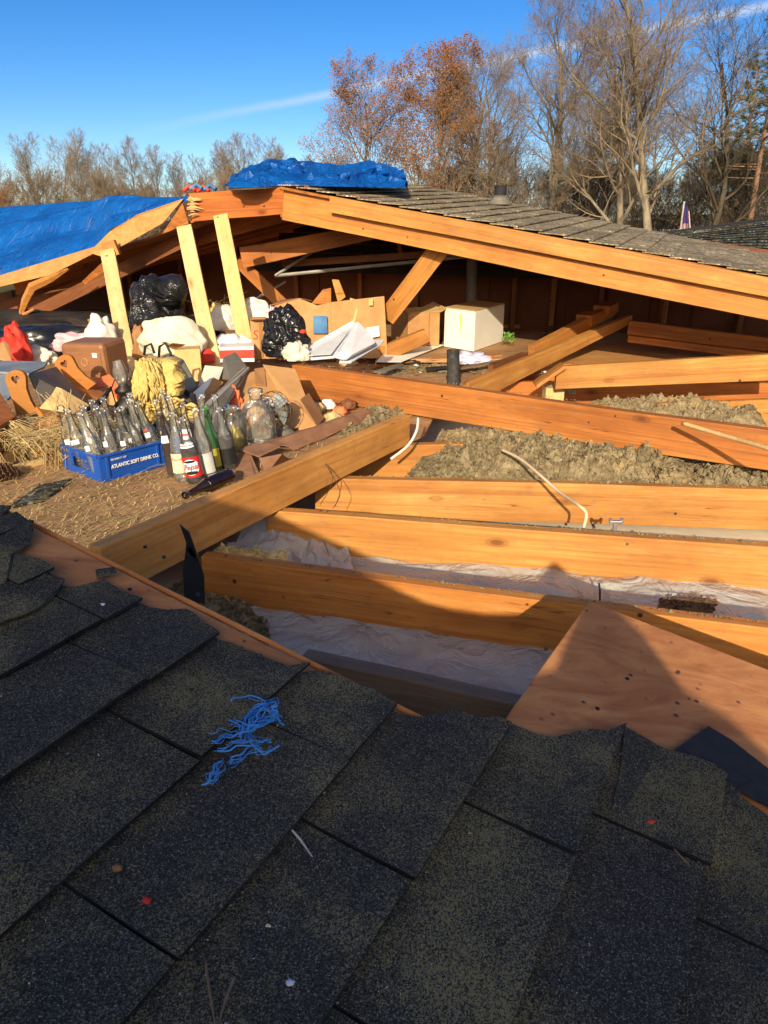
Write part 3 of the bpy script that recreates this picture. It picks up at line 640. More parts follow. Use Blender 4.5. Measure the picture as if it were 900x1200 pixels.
#==================================================================== PLASTIC, INSULATION, DEBRIS
def sheet(pts4,nm,lab,mat='poly_sheet',amp=.03,seed=1,nu=50,nv_=24,cat='plastic sheet',zs=-.13):
    A,B,C_,D=[onz(x,y,z) for x,y,z in pts4]
    def fn(u,v):
        q=(A.lerp(B,u)).lerp(D.lerp(C_,u),v); q.z+=amp*(1-2*abs(noise.noise(V((u*6,v*3,seed)))))+amp*.5*noise.noise(V((u*17,v*8,seed+4))); return q
    mb=MB(); mb.grid(fn,nu,nv_); return tag(obj(nm,mb,mat,smooth=True,solid=.0015),lab,cat)
sheet([(250,665,-.14),(420,690,-.14),(400,620,-.12),(300,612,-.06)],'plastic_sheet','shiny crumpled clear plastic between beam and joist near the black strip',amp=.03,seed=2)
sheet([(380,680,-.15),(960,742,-.15),(960,690,-.14),(350,650,-.14)],'plastic_sheet','clear plastic vapour sheet showing below the middle joist',amp=.012,seed=3,nu=90)
sheet([(250,800,-.15),(700,900,-.15),(760,760,-.15),(300,700,-.15)],'plastic_sheet','broad milky plastic sheet below the nearest joist',amp=.015,seed=4,nu=70)
sheet([(620,475,-.14),(960,470,-.14),(960,440,-.12),(650,445,-.12)],'plastic_sheet','crinkled clear plastic under the level board at right',amp=.03,seed=5,nu=70)
sheet([(440,870,-.15),(620,920,-.15),(640,835,-.1),(455,815,-.1)],'plastic_sheet','lilac white plastic peeking out at the torn shingles',mat='pink_plastic',amp=.02,seed=6)
# pale slats under the middle sheet
for i in range(7):
    a=onz(560+i*30,725,-.165); b=a+V((.02,.3,0)); board('lath',a+V((0,0,.02)),b+V((0,0,.02)),.012,.045,'cream_ink' if i%2==0 else 'new_pine',attic,seed=140+i,nseg=2)
def heap(pts4,lab,amp=.035,seed=1,nu=150,nv_=60,clumps=900,zc=0.0,mound=.03,mat='insulation',size=.008):
    A,B,C_,D=[onz(*p) for p in pts4]
    def base(u,v):
        q=(A.lerp(B,u)).lerp(D.lerp(C_,u),v); e=min(1,8*min(u,1-u,v,1-v)+.02)
        q.z+=e*(mound*(.6+noise.noise(V((u*4,v*2,seed))))+amp*.7*noise.noise(q*9+V((seed,0,0)))+amp*1.2*abs(noise.noise(q*17))+amp*.7*abs(noise.noise(q*40))+amp*.35*noise.noise(q*85)-amp*.3); 
        q.x+=.007*noise.noise(q*40+V((9,0,0))); q.y+=.007*noise.noise(q*40+V((0,9,0))); return q
    mb=MB(); mb.grid(base,nu,nv_); r=random.Random(seed)
    for k in range(clumps):
        p=base(r.random(),r.random()); sz=size*(.35+r.random()**2); vs=[]
        for a in range(6):
            d=V((r.gauss(0,1),r.gauss(0,1),r.gauss(0,1))).normalized(); vs.append(p+d*sz+V((0,0,sz*.5)))
        mb.add(vs,[(0,1,2),(0,2,3),(0,3,4),(0,4,5),(1,2,5),(2,3,5),(1,4,5)])
    return tag(obj('insulation',mb,mat),lab,'insulation',kind='stuff')
heap([(470,566,-.07),(960,580,-.05),(960,515,-.03),(520,505,-.03)],'lumpy grey green loose insulation heaped between the joists',seed=1,amp=.05,mound=.05,clumps=6000,nu=260)
heap([(500,562,-.03),(830,572,-.02),(780,522,.0),(530,512,.0)],'higher mound of grey green insulation in front of the long fallen rafter',seed=11,amp=.055,mound=.05,clumps=5000,nu=160)
heap([(640,492,-.05),(900,500,-.05),(880,470,-.02),(700,470,-.02)],'small drift of insulation behind the long rafter',seed=2,amp=.04,mound=.04,clumps=900)
heap([(645,462,-.05),(675,462,-.05),(675,450,.0),(645,450,.0)],'insulation tuft by the pale block',seed=3,clumps=120,nu=30,nv_=20)
heap([(640,410,.03),(672,396,.08),(725,372,.14),(705,366,.2)],'insulation crumbs caught between the truss chords',seed=4,amp=.03,mound=.02,clumps=500,nu=60,nv_=20)
heap([(440,440,.012),(640,438,.012),(600,405,.012),(440,405,.012)],'dusty insulation scattered on the middle floor',seed=5,amp=.012,mound=.008,clumps=900,size=.009)
heap([(395,512,.01),(420,520,.01),(490,485,.01),(430,480,.01)],'insulation behind the diagonal beam',seed=6,amp=.03,mound=.03,clumps=500,nu=60,nv_=30)
heap([(185,700,-.14),(320,765,-.15),(310,728,-.13),(235,665,-.12)],'dark damp debris in the hole beside the diagonal beam',seed=7,amp=.014,mound=.015,clumps=900,nu=80,nv_=40,mat='insulation')
heap([(770,714,-.135),(835,718,-.135),(840,705,-.12),(775,702,-.12)],'dark clump of debris on the plastic at right',seed=8,amp=.008,mound=.01,clumps=200,nu=30,nv_=20,mat='pinecone_brown')
heap([(250,648,-.02),(330,662,-.02),(340,650,.0),(262,640,.0)],'leaf litter on the plastic behind the joist end',seed=9,amp=.015,mound=.01,clumps=150,nu=30,nv_=12,mat='straw_fibre',size=.008)
# straw and chips over the deck
def straw():
    r=random.Random(3); mb=MB()
    def ok(px,py):
        yb=643-(px-118)*.435
        return not(px>118 and py>yb-6)
    n=0
    while n<3600:
        px=r.uniform(-60,480); py=r.choice((r.uniform(520,650),r.uniform(450,650)))
        if not ok(px,py) : continue
        p=onz(px,py,.016); l=r.uniform(.01,.07) if r.random()<.8 else r.uniform(.08,.2); a=r.gauss(.1,.7); d=V((math.cos(a),math.sin(a),r.uniform(-.02,.12))); wd=r.uniform(.0005,.0013)
        mid=p+d*l*.5+V((0,0,r.uniform(0,.01))); 
        if mid.y<1.7: continue
        mb.m=0 if r.random()<.7 else 1; s_=V((-d.y,d.x,0))*wd; e=p+d*l
        mb.add([p-s_,p+s_,mid+s_+V((0,0,.003)),mid-s_+V((0,0,.003)),e],[(0,1,2,3),(3,2,4)]); n+=1
    for k in range(5500):
        px=r.uniform(-40,640); py=r.uniform(400,640)
        if not ok(px,py): continue
        p=onz(px,py,.015); s_=r.uniform(.002,.007); mb.m=r.choice((0,1,2,2)); a=r.random()*6
        mb.add([p+V((math.cos(a)*s_,math.sin(a)*s_,.001)),p+V((math.cos(a+2)*s_,math.sin(a+2)*s_,.002)),p+V((math.cos(a+4)*s_,math.sin(a+4)*s_,s_*.7))],[(0,1,2)])
    tag(obj('straw',mb,['straw_fibre','straw_gold','pinecone_brown']),'dry straw and chips strewn over the attic deck','straw',kind='stuff')
straw()
def dust_on_beams():
    r=random.Random(8); mb=MB()
    for k in range(700):
        t=r.choice(((411,559,960,575),(330,598,960,643),(250,652,960,740),(345,426,860,497),(640,425,900,415)))
        u=r.random(); px=t[0]+(t[2]-t[0])*u; py=t[1]+(t[3]-t[1])*u-1-2*r.random(); z=.003
        if t[0] in(345,): z=.185
        if t[0]==640: continue
        p=onz(px,py,z); s_=r.uniform(.001,.005)*(2 if r.random()<.1 else 1); a=r.random()*6
        mb.add([p+V((math.cos(a)*s_,math.sin(a)*s_,0)),p+V((math.cos(a+2)*s_,math.sin(a+2)*s_,0)),p+V((math.cos(a+4)*s_,math.sin(a+4)*s_,0)),p+V((0,0,s_))],[(0,1,3),(1,2,3),(2,0,3)])
    tag(obj('crumbs',mb,'insulation'),'crumbs of insulation lying on the joist tops','debris',kind='stuff')
dust_on_beams()
# grit on the near shingles
def grit():
    r=random.Random(18); mb=MB()
    for k in range(900):
        p=onroof(r.uniform(-20,920),r.uniform(640,1210),.009); s,rr=rs(p)
        if s>torn(rr)-.01: continue
        z=r.uniform(.0006,.0016)*(2.0 if r.random()<.05 else 1); mb.m=r.choice((0,0,1)); vs=[p+V((r.gauss(0,1),r.gauss(0,1),r.gauss(0,1))).normalized()*z for _ in range(4)]
        mb.add(vs,[(0,1,2),(0,2,3),(0,1,3),(1,2,3)])
    tag(obj('grit',mb,['grey_ink','straw_fibre']),'pale grit specks scattered on the near shingles','debris',kind='stuff')
grit()
#==================================================================== OBJECTS IN THE ATTIC
def bottle_profile(h,r,neck=.35,rn=.42):
    return [(0,.004),(r*.8,.0),(r,.006),(r*1.0,h*.12),(r*.97,h*.3),(r*1.0,h*.46),(r*.93,h*.54),(r*.7,h*.64),(r*.48,h*.74),(r*.40,h*.85),(r*.38,h*.95),(r*.46,h*.955),(r*.46,h*.985),(r*.38,h)]
def bottle(name,loc,lab,h=.235,r=.029,glass='glass_clear',tilt=(0,0),yaw=0,group=None,fill=None,fillh=.5,labels=(),neckband=None):
    M=Matrix.Translation(V(loc))@Matrix.Rotation(tilt[0],4,'X')@Matrix.Rotation(tilt[1],4,'Y')@Matrix.Rotation(yaw,4,'Z')
    t=bpy.data.objects.new(name,None); col_.objects.link(t); t.matrix_basis=M; t.empty_display_size=.05; tag(t,lab,'bottle',group)
    mb=MB(); prof=bottle_profile(h,r); mb.lathe(prof,20); obj('glass',mb,glass,t,M,smooth=True)
    if fill:
        mb=MB(); pr=[(a*.94,z) for a,z in prof if z<=fillh*h]; pr.append((pr[-1][0]*.97,fillh*h)); pr.append((0,fillh*h)); mb.lathe(pr,18); obj('contents',mb,fill,t,M,smooth=True)
    def rad(z):
        for (a,b),(c,d) in zip(prof,prof[1:]):
            if b<=z*h<=d: return a+(c-a)*(z*h-b)/max(1e-6,d-b)
        return r
    lo=None
    for (z0,z1,mat,a0,a1) in labels:
        mb=MB(); 
        mb.grid(lambda u,v:V(((rad(z0+(z1-z0)*v)+.0012)*math.cos(R(a0+(a1-a0)*u)),(rad(z0+(z1-z0)*v)+.0012)*math.sin(R(a0+(a1-a0)*u)),h*(z0+(z1-z0)*v))),14,4)
        o=obj('label',mb,mat,t,M,smooth=True)
    return t,M,rad
def wraptext(txt,t,M,r,z,size,mat,ang=-90,shear=.2,bold=0,xs=1):
    me=text_mesh(txt,size,mat,shear,bold,xs)
    for v_ in me.vertices:
        a=R(ang)+v_.co.x/r; rr=r+v_.co.z; v_.co=V((rr*math.cos(a),rr*math.sin(a),z+v_.co.y))
    link('lettering',me,M,t)
# crate
CA=onz(119,566,.014); LD=V((math.cos(R(50)),math.sin(R(50)),0)); SD=V((-math.sin(R(40))-.25,math.cos(R(40))-.18,0)).normalized()
SD=V((-LD.y,LD.x,0)); 
def crate():
    Lc,Wc,H=.42,.26,.10; M=Matrix((LD,SD,V((0,0,1)))).transposed().to_4x4(); M.translation=CA
    t=thing('bottle_crate'); t.matrix_basis=M; tag(t,'blue plastic soft drink crate full of empty bottles on the deck','crate')
    mb=MB(); th=.006
    mb.box((Lc/2,th/2,H/2),(Lc,th,H)); mb.box((Lc/2,Wc-th/2,H/2),(Lc,th,H)); mb.box((Lc-th/2,Wc/2,H/2),(th,Wc-2*th-.001,H)); mb.box((Lc/2,Wc/2,.004),(Lc-.014,Wc-.014,.006))
    # end wall with hand hole
    for (y0,y1,z0,z1) in((.006,.075,0,H),(.185,.254,0,H),(.075,.185,0,.028),(.075,.185,.066,H)): mb.box((th/2,(y0+y1)/2,(z0+z1)/2),(th,y1-y0-.0002,z1-z0-.0002))
    for x in(.03,.24,.44): mb.box((x,-.003,H/2),(.012,.006,H-.02))
    mb.box((Lc/2,-.004,H-.004),(Lc,.008,.008)); mb.box((-.004,Wc/2,H-.004),(.008,Wc,.008)); mb.box((Lc/2,-.003,.004),(Lc,.006,.008))
    for z in(.072,.079): mb.box((-.002,Wc/2,z),(.004,.11,.003))
    obj('body',mb,'crate_blue',t,M,bevel=.0015)
    mb=MB()
    for k in range(1,7): mb.box((Lc*k/7,Wc/2,.03),(.003,Wc-.014,.05))
    mb.box((Lc/2,Wc/2,.031),(Lc-.014,.003,.05)); obj('divider',mb,'crate_blue',t,M)
    me=text_mesh('ATLANTIC SOFT DRINK CO.',.0195,'white_ink',0,.0005,.80); 
    for v_ in me.vertices: v_.co=V((v_.co.x+.142,-.0068-v_.co.z,v_.co.y+H*.5))
    link('lettering',me,M,t)
    me=text_mesh('PROPERTY OF',.010,'white_ink'); 
    for v_ in me.vertices: v_.co=V((v_.co.x+.075,-.0068-v_.co.z,v_.co.y+H*.76))
    link('lettering',me,M,t)
    r=random.Random(4)
    marks=['white_ink','white_ink','white_ink']
    for i in range(7):
        for j in range(3):
            if (i,j) in ((1,2),(3,1),(6,2),(4,2),(5,1)): continue
            x=Lc*(i+.5)/7; y=Wc*(j+.5)/3; p=M@V((x,y,.011)); mk=(i*2+j)
            labs=['empty clear bottle with a small white square mark standing in the blue crate']
            lab=labs[0]; lb=[(.42,.50,'white_ink',-115,-78)]
            if i==0 and j==0: lab='empty clear bottle at the near corner of the blue crate'; 
            if i==0 and j==1: lab='clear bottle with an oval white mark, farthest left in the crate'; lb=[(.45,.52,'white_ink',-130,-60)]
            if mk%5==3: lb.append((.52,.56,'red_ink',-112,-82)); lab='empty clear bottle with a red and white mark standing in the blue crate'
            tt,MM,rad=bottle('soda_bottle',p,lab,h=.24,r=.0285,glass='glass_clear' if mk%3 else 'glass_dusty',tilt=(R(r.uniform(-7,8)),R(r.uniform(-15,-1))),yaw=r.uniform(-.3,.3),group='clear soda bottles in the blue crate',labels=lb)
            wraptext('CP'[mk%2]+'5',tt,MM,rad(.46)+.002,.24*.46,.012,'blue_ink',ang=-96,shear=0)
    mb=MB()
    for k in range(420):
        x=r.uniform(.01,Lc-.01); y=r.uniform(.01,Wc-.01); p=V((x,y,.03+r.random()*.06)); d=V((r.gauss(0,1),r.gauss(0,1),r.gauss(0,.6))).normalized()*r.uniform(.01,.05); mb.tube([p,p+d*.5+V((0,0,.006)),p+d],.0013,3,False)
    o=obj('straw',mb,'straw_fibre',None,M); tag(o,'dry straw stuffed between the bottles in the crate','straw',kind='stuff')
crate()
blob('crumpled_leaf',onz(88,532,.07),(.035,.03,.05),'straw_gold',3,.5,3,.3,fold=.5,res=3); tag(bpy.data.objects['crumpled_leaf'],'crumpled yellow leaf stuffed beside bottles in the crate','leaf')
blob('crumpled_wrapper',onz(152,541,.016),(.035,.02,.02),'yellow_ink',5,.6,4,.3,fold=.5,res=3); tag(bpy.data.objects['crumpled_wrapper'],'small crumpled yellow wrapper in front of the crate','wrapper')
# loose bottles in front
G='bottles standing right of the crate'
def bp(px,py): return onz(px,py,.0145)
bottle('soda_bottle',bp(204,557),'slim dark cola bottle with a round white label next to the crate',r=.022,h=.235,glass='glass_dark',fill='cola',fillh=.8,tilt=(0,R(-6)),group=G,labels=[(.55,.66,'white_ink',-140,-50)])
t,M,rad=bottle('soda_bottle',bp(214,563),'yellowish clear bottle with a cream paper label',r=.027,h=.255,glass='glass_dusty',tilt=(0,R(-3)),group=G,labels=[(.14,.42,'cream_ink',-150,-30)]); wraptext('Cheerwine',t,M,rad(.36)+.002,.255*.34,.012,'red_ink',shear=.1)
t,M,rad=bottle('soda_bottle',bp(231,566),'cola filled bottle with a large red, white and black label',r=.032,h=.245,fill='cola',fillh=.6,tilt=(0,R(-8)),group=G,labels=[(.13,.43,'red_ink',-165,-15)])
for z0,z1,m_,a0,a1 in((.16,.40,'white_ink',-145,-35),(.345,.385,'black_ink',-128,-52),(.17,.225,'black_ink',-130,-50)):
    mb=MB(); rr=rad(.3)+.0022+(.0006 if m_=='black_ink' else 0)
    def el(u,v,z0=z0,z1=z1,a0=a0,a1=a1,rr=rr):
        c=(u-.5)*2; hh=math.sqrt(max(0,1-c*c)); z=(z0+z1)/2+(v-.5)*(z1-z0)*hh; a=R(a0+(a1-a0)*u); return V((rr*math.cos(a),rr*math.sin(a),z*.245))
    mb.grid(el,18,4); obj('label',mb,m_,t,M)
wraptext('Pepsi',t,M,rad(.28)+.0034,.245*.283,.027,'red_ink',shear=.3,bold=.0006)
wraptext('Pepsi',t,M,rad(.62)+.0015,.245*.60,.015,'red_ink',shear=.3,bold=.0003)
mb=MB(); mb.grid(lambda u,v:V(((rad(.565+.06*v)+.001)*math.cos(R(-150+120*u)),(rad(.565+.06*v)+.001)*math.sin(R(-150+120*u)),.245*(.565+.06*v))),10,2); obj('label',mb,'white_ink',t,M)
bottle('soda_bottle',bp(246,560),'tall clear empty bottle with a faded grey label',r=.031,h=.265,glass='glass_dusty',tilt=(0,R(-7)),group=G,labels=[(.10,.38,'grey_ink',-160,-20)])
bottle('soda_bottle',bp(225,546),'clear bottle with pink and white print behind the red labelled one',r=.028,h=.25,tilt=(0,R(-3)),group=G,labels=[(.45,.6,'paper',-140,-40),(.5,.54,'red_ink',-130,-60)])
bottle('soda_bottle',bp(254,551),'green glass bottle with a yellow label',r=.026,h=.25,glass='glass_green',tilt=(0,R(-5)),group=G,labels=[(.08,.36,'yellow_ink',-160,-20)])
bottle('soda_bottle',bp(270,549),'half full cola bottle with a red and black label edge',r=.033,h=.24,fill='cola',fillh=.55,tilt=(0,R(-6)),group=G,labels=[(.10,.36,'black_ink',-130,-10),(.10,.36,'white_ink',-165,-150),(.10,.36,'red_ink',-150,-130)])
bottle('soda_bottle',bp(262,534),'clear empty bottle at the back of the loose bottles',r=.03,h=.25,tilt=(0,R(-4)),group=G)
bottle('soda_bottle',bp(240,534),'clear dusty bottle behind the green one',r=.03,h=.25,glass='glass_dusty',tilt=(0,R(2)),group=G)
# lying bottle
a=onz(224,577,.03); b=onz(271,557,.045); d=(a-b).normalized(); q=V((0,0,1)).rotation_difference(d)
M=Matrix.Translation(b)@q.to_matrix().to_4x4(); t=bpy.data.objects.new('soda_bottle',None); col_.objects.link(t); t.matrix_basis=M; tag(t,'dark brown bottle lying on its side in front of the others','bottle')
mb=MB(); mb.lathe(bottle_profile(.21,.03),20); obj('glass',mb,'cola',t,M,smooth=True)
mb=MB(); c=b.lerp(a,.55)+V((-.003,-.028,.007)); Mx=Matrix.Translation(c)@Matrix.Rotation(R(75),4,'X'); mb.lathe([(0,.0),(.015,.0),(.015,.001)],16,Mx); mb2=MB(); mb2.lathe([(0,.0015),(.0095,.0015),(.0095,.0018),(.0,.0019)],16,Mx)
obj('label',mb,'white_ink',t); obj('label',mb2,'red_ink',t)
# jar with yellow stuff and gallon jug
p=bp(276,531); t=tag(thing('glass_jar',p),'clear glass jar holding something yellow behind the bottles','jar'); mb=MB(); mb.lathe([(0,0),(.045,0),(.052,.01),(.052,.12),(.046,.15),(.03,.165),(.03,.19),(.033,.19)],22,Matrix.Translation(p)); obj('glass',mb,'glass_dusty',t,smooth=True)
o=blob('contents',p+V((0,0,.01)),(.036,.036,.06),'yellow_ink',5,.5,3,.5,fold=.3,res=3,parent=t)
p=bp(303,520); t=tag(thing('glass_jug',p),'large round clear glass jug with a short neck by the fan','jug'); mb=MB(); mb.lathe([(0,0),(.06,0),(.074,.012),(.077,.05),(.077,.10),(.07,.135),(.05,.165),(.03,.18),(.026,.19),(.026,.215),(.031,.217),(.031,.232),(.025,.234)],28,Matrix.Translation(p)); obj('glass',mb,'glass_dusty',t,smooth=True)
mb=MB(); mb.tube([p+V((.028,0,.20)),p+V((.06,0,.195)),p+V((.055,0,.16))],.006,8); obj('handle',mb,'glass_dusty',t,smooth=True)
# fan on the cardboard
def cardpanel(name,pts,lab,mat='cardboard',th=.006,cat='cardboard',parent=None,bev=.0015):
    mb=MB(); P_=[ony(*q) for q in pts]; nn=(P_[1]-P_[0]).cross(P_[2]-P_[0]).normalized(); 
    if nn.y<0: nn=-nn
    mb.prism(P_,nn*th); o=obj(name,mb,mat,parent,bevel=bev)
    if lab: tag(o,lab,cat)
    return o
t=tag(thing('cardboard_flap',ony(330,500,3.25)),'opened brown cardboard box sheet standing behind the fan','cardboard')
cardpanel('panel',[(283,440,3.6),(318,428,3.6),(372,496,3.25),(300,510,3.2),(278,472,3.35)],None,'cardboard',parent=t); cardpanel('panel',[(308,427,3.57),(346,432,3.57),(372,500,3.22),(352,506,3.22)],None,'cardboard',parent=t); cardpanel('panel',[(298,432,3.58),(310,430,3.58),(312,452,3.45),(299,450,3.45)],None,'cardboard_dark',parent=t); cardpanel('panel',[(352,468,3.32),(372,500,3.2),(380,490,3.35),(362,460,3.45)],None,'cardboard_dark',parent=t)
def fan():
    c=ony(322,481,3.12); t=tag(thing('desk_fan',c),'old desk fan with grey blades and a thin wire guard','fan'); ax=V((-.55,-1,.25)).normalized(); M=frame(c,ax.orthogonal(),ax); X=M.col[0].xyz; Y=M.col[1].xyz
    for k in range(4):
        a=R(90*k+20); mb=MB()
        mb.grid(lambda u,v:c+(X*math.cos(a+(v-.5)*(1.15*(1-.25*u)))+Y*math.sin(a+(v-.5)*(1.15*(1-.25*u))))*(.015+.058*u)+ax*(.02*(v-.5)),8,8); obj('blade',mb,'fan_blade',t,solid=.0015)
    mb=MB()
    for rr,h in((.082,.0),(.078,.025),(.06,.038),(.04,.045),(.02,.047)): mb.tube([c+(X*math.cos(R(i*15))+Y*math.sin(R(i*15)))*rr+ax*h for i in range(25)],.0014,5,False)
    for k in range(12):
        a=R(30*k); mb.tube([c+(X*math.cos(a)+Y*math.sin(a))*rr+ax*h for rr,h in((.015,.047),(.04,.045),(.06,.038),(.078,.025),(.082,0),(.06,-.03),(.03,-.045))],.0011,4,False)
    obj('wire_guard',mb,'fan_wire',t); mb=MB(); mb.lathe([(0,.016),(.012,.014),(.016,0),(.016,-.01),(.035,-.02),(.035,-.08),(0,-.09)],16,M); obj('motor',mb,'slate_grey',t,smooth=True)
    mb=MB(); mb.tube([c-ax*.06,c-ax*.06+V((0,0,-.06)),c-ax*.06+V((0,0,-.10))],[.01,.012,.05],12); obj('base',mb,'slate_grey',t)
fan()
# colourful cloth, grey plastic panel, brown sheet
blob('cloth',bp(273,505)+V((0,.1,.06)),(.03,.03,.07),'cloth_orange',8,.4,2.4,.6,fold=.4,res=4); tag(bpy.data.objects['cloth'],'crumpled orange cloth stuffed between jug and grey panel','cloth')
tag(blob('cloth',bp(266,500)+V((0,.12,.05)),(.025,.03,.07),'cloth_blue',18,.4,2.4,.6,fold=.4,res=4),'crumpled blue cloth left of the orange one','cloth')
t=tag(thing('plastic_panel',ony(250,470,3.3)),'dusty grey plastic panel leaning behind the loose bottles','plastic panel')
cardpanel('panel',[(236,478,3.05),(266,452,3.35),(290,430,3.6),(286,444,3.5),(262,482,3.1),(240,492,3.0)],None,'slate_grey',parent=t); cardpanel('rim',[(233,479,3.03),(285,431,3.6),(292,430,3.6),(240,481,3.02)],None,'pale_metal',.012,parent=t)
cardpanel('cardboard_piece',[(256,443,3.7),(262,418,3.85),(276,412,3.9),(290,430,3.75),(270,445,3.6)],'torn brown grey sheet sticking up behind the dusty panel','slate_grey',cat='scrap sheet')
t=tag(thing('paper_scrap',ony(245,455,3.4)),'torn white and tan cardboard pieces left of the dusty panel','cardboard scrap')
cardpanel('piece',[(230,458,3.45),(250,442,3.5),(262,448,3.5),(240,472,3.3),(234,474,3.3)],None,'cardboard',parent=t); cardpanel('piece',[(226,460,3.4),(246,443,3.5),(252,443,3.5),(240,458,3.4),(236,474,3.3)],None,'paper',parent=t)
cardpanel('cloth',[(232,452,3.6),(240,428,3.75),(262,430,3.75),(256,446,3.6),(240,452,3.6)],'yellowish rag in the pile behind the bottles','cloth_cream',cat='rag')
def brownsheet():
    t=tag(thing('brown_sheet',bp(350,520)),'rusty brown folded sheet covered with crumbs behind the diagonal beam','scrap sheet')
    A=onz(290,525,.05);B=onz(345,528,.02);C_=onz(440,490,.02);D=onz(425,482,.06);
    mb=MB(); mb.grid(lambda u,v:(A.lerp(D,u)).lerp(B.lerp(C_,u),v)+V((0,0,.02*math.sin(v*3.1)+.012*noise.noise(V((u*5,v*3,1))))),30,8); obj('panel',mb,'brown_sheet',t,solid=.004)
    pp=[onz(290,524,.055),onz(262,546,.016),onz(300,568,.016),onz(306,561,.016)]
    mb=MB(); mb.prism(pp,(0,0,.004)); obj('flap',mb,'brown_sheet',t)
    for q in ([(304,538,.05),(330,533,.08),(338,539,.03),(312,556,.016)],[(280,527,.06),(300,520,.07),(328,524,.075),(303,536,.06)]):
        mb=MB(); mb.prism([onz(*k) for k in q],(0,.004,.003)); obj('flap',mb,'brown_sheet',t)
brownsheet()
# twine near beam
# straw bust
def bust():
    p=ony(190,470,3.05); t=tag(thing('straw_bust',V((p.x,p.y,.014))),'golden carved bust of a long haired figure in profile, facing right','sculpture')
    s=.00358*1.0 # metres per photo pixel at that distance
    def X(px,py,dy=0): return ony(px,py,3.05+dy)
    head=[(186,420),(200,418),(210,423),(211,431),(218,440),(219,443),(212,445),(216,449),(212,452),(216,456),(214,462),(205,464),(199,461),(198,466),(204,475),(214,482),(218,492),(172,494),(168,480),(165,462),(160,440),(164,426),(174,416)]
    mb=MB()
    # rounded relief body from the profile: rings shrinking front and back
    P0=[X(*q) for q in head]; c=sum(P0,V((0,0,0)))/len(P0); n=len(P0); rings=[]
    for k,(sc_,dy) in enumerate(((.72,-.06),(.9,-.045),(.98,-.025),(1,.0),(.96,.035),(.8,.06))):
        rings.append([c+(q-c)*sc_+V((0,dy,0)) for q in P0])
    vs=[q for r_ in rings for q in r_]; fs=[tuple(range(n))]
    for i in range(len(rings)-1): fs+=[(i*n+k,i*n+(k+1)%n,(i+1)*n+(k+1)%n,(i+1)*n+k) for k in range(n)]
    fs.append(tuple((len(rings)-1)*n+k for k in range(n))[::-1]); mb.add(vs,fs); obj('head',mb,'straw_gold',t,smooth=False)
    mb=MB(); r=random.Random(6)
    for k in range(230):   # wavy hair locks over head and shoulders
        u=r.random(); x=160+u*27; y=418+r.random()*20+abs(u-.4)*8; pts=[]; L_=r.uniform(18,48); yb=-.085+abs(u-.5)*.07
        for j in range(6):
            v=j/5; pts.append(X(x+(v*4 if u>.5 else -v*4)+2.5*math.sin(v*7+k)+r.uniform(-.8,.8),min(498,y+L_*v),yb-.01+.02*math.sin(v*3+k)))
        mb.tube(pts,[.005,.006,.006,.005,.004,.002],5)
    obj('hair',mb,'straw_gold',t,smooth=True)
    mb=MB()
    for k in range(90):
        x=r.uniform(168,222); y=r.uniform(468,496)+ (0 if x<210 else 4); p=X(x,y,-.07+r.uniform(-.02,.02)); pts=[p+V((j*.008,-.003*math.sin(j+k),.007*math.sin(j*.9+k))) for j in range(6)]; mb.tube(pts,[.003,.006,.007,.007,.006,.003],5)
    obj('collar',mb,'straw_gold',t,smooth=True)
    mb=MB(); mb.tube([X(206,433,-.05),X(209,434,-.055),X(212,434,-.05)],[.001,.0045,.001],6); mb.tube([X(204,428,-.055),X(209,427,-.055),X(212,429,-.05)],.003,6); obj('eye',mb,'pinecone_brown',t)
bust()
# oil lantern
def lantern():
    p=ony(153,480,3.3); p.z=.02; t=tag(thing('oil_lamp',p),'black iron oil lamp with a small glass chimney beside the stud','lamp')
    M=Matrix.Translation(p)@Matrix.Rotation(R(-6),4,'Y')
    mb=MB(); mb.lathe([(0,0),(.06,0),(.062,.02),(.03,.03),(.02,.05),(.025,.07),(.055,.08),(.058,.11),(.03,.135),(.022,.15),(.04,.16),(.042,.175),(.02,.19),(.02,.2)],20,M); obj('body',mb,'lantern_iron',t,smooth=True)
    mb=MB(); mb.lathe([(.02,.195),(.03,.22),(.032,.25),(.024,.28),(.02,.30)],18,M); obj('chimney',mb,'glass_dusty',t,smooth=True)
    mb=MB(); mb.tube([M@V(q) for q in((-.05,0,.1),(-.055,0,.18),(-.03,0,.22),(0,0,.21))],.003,5); mb.tube([M@V(q) for q in((.05,0,.1),(.055,0,.16),(.035,0,.2))],.003,5); obj('handle',mb,'lantern_iron',t)
lantern()
# brown moulded case
def case():
    p=ony(104,447,3.75); M=frame(p,V((1,-.28,0.03)),V((.05,-.05,1))); t=thing('plastic_case'); t.matrix_basis=M; tag(t,'brown moulded plastic case with a round emblem and white sticker','case')
    z0=.0
    mb=MB(); mb.box((0,.09,.095),(.25,.2,.19)); obj('body',mb,'case_brown',t,M,bevel=.022)
    mb=MB(); mb.box((0.01,-.008,.10),(.19,.012,.10)); obj('panel',mb,'case_brown',t,M,bevel=.006)
    mb=MB(); mb.lathe([(.016,0),(.018,.004),(.020,0)],24,M@Matrix.Translation(V((.01,-.016,.10)))@Matrix.Rotation(R(90),4,'X')); obj('emblem',mb,'cardboard',t,smooth=True)
    mb=MB(); mb.box((.075,-.0165,.135),(.026,.003,.022)); obj('sticker',mb,'paper',t,M)
    mb=MB(); mb.box((0,-.004,.02),(.27,.02,.014)); obj('rim',mb,'cardboard_dark',t,M,bevel=.004)
case()
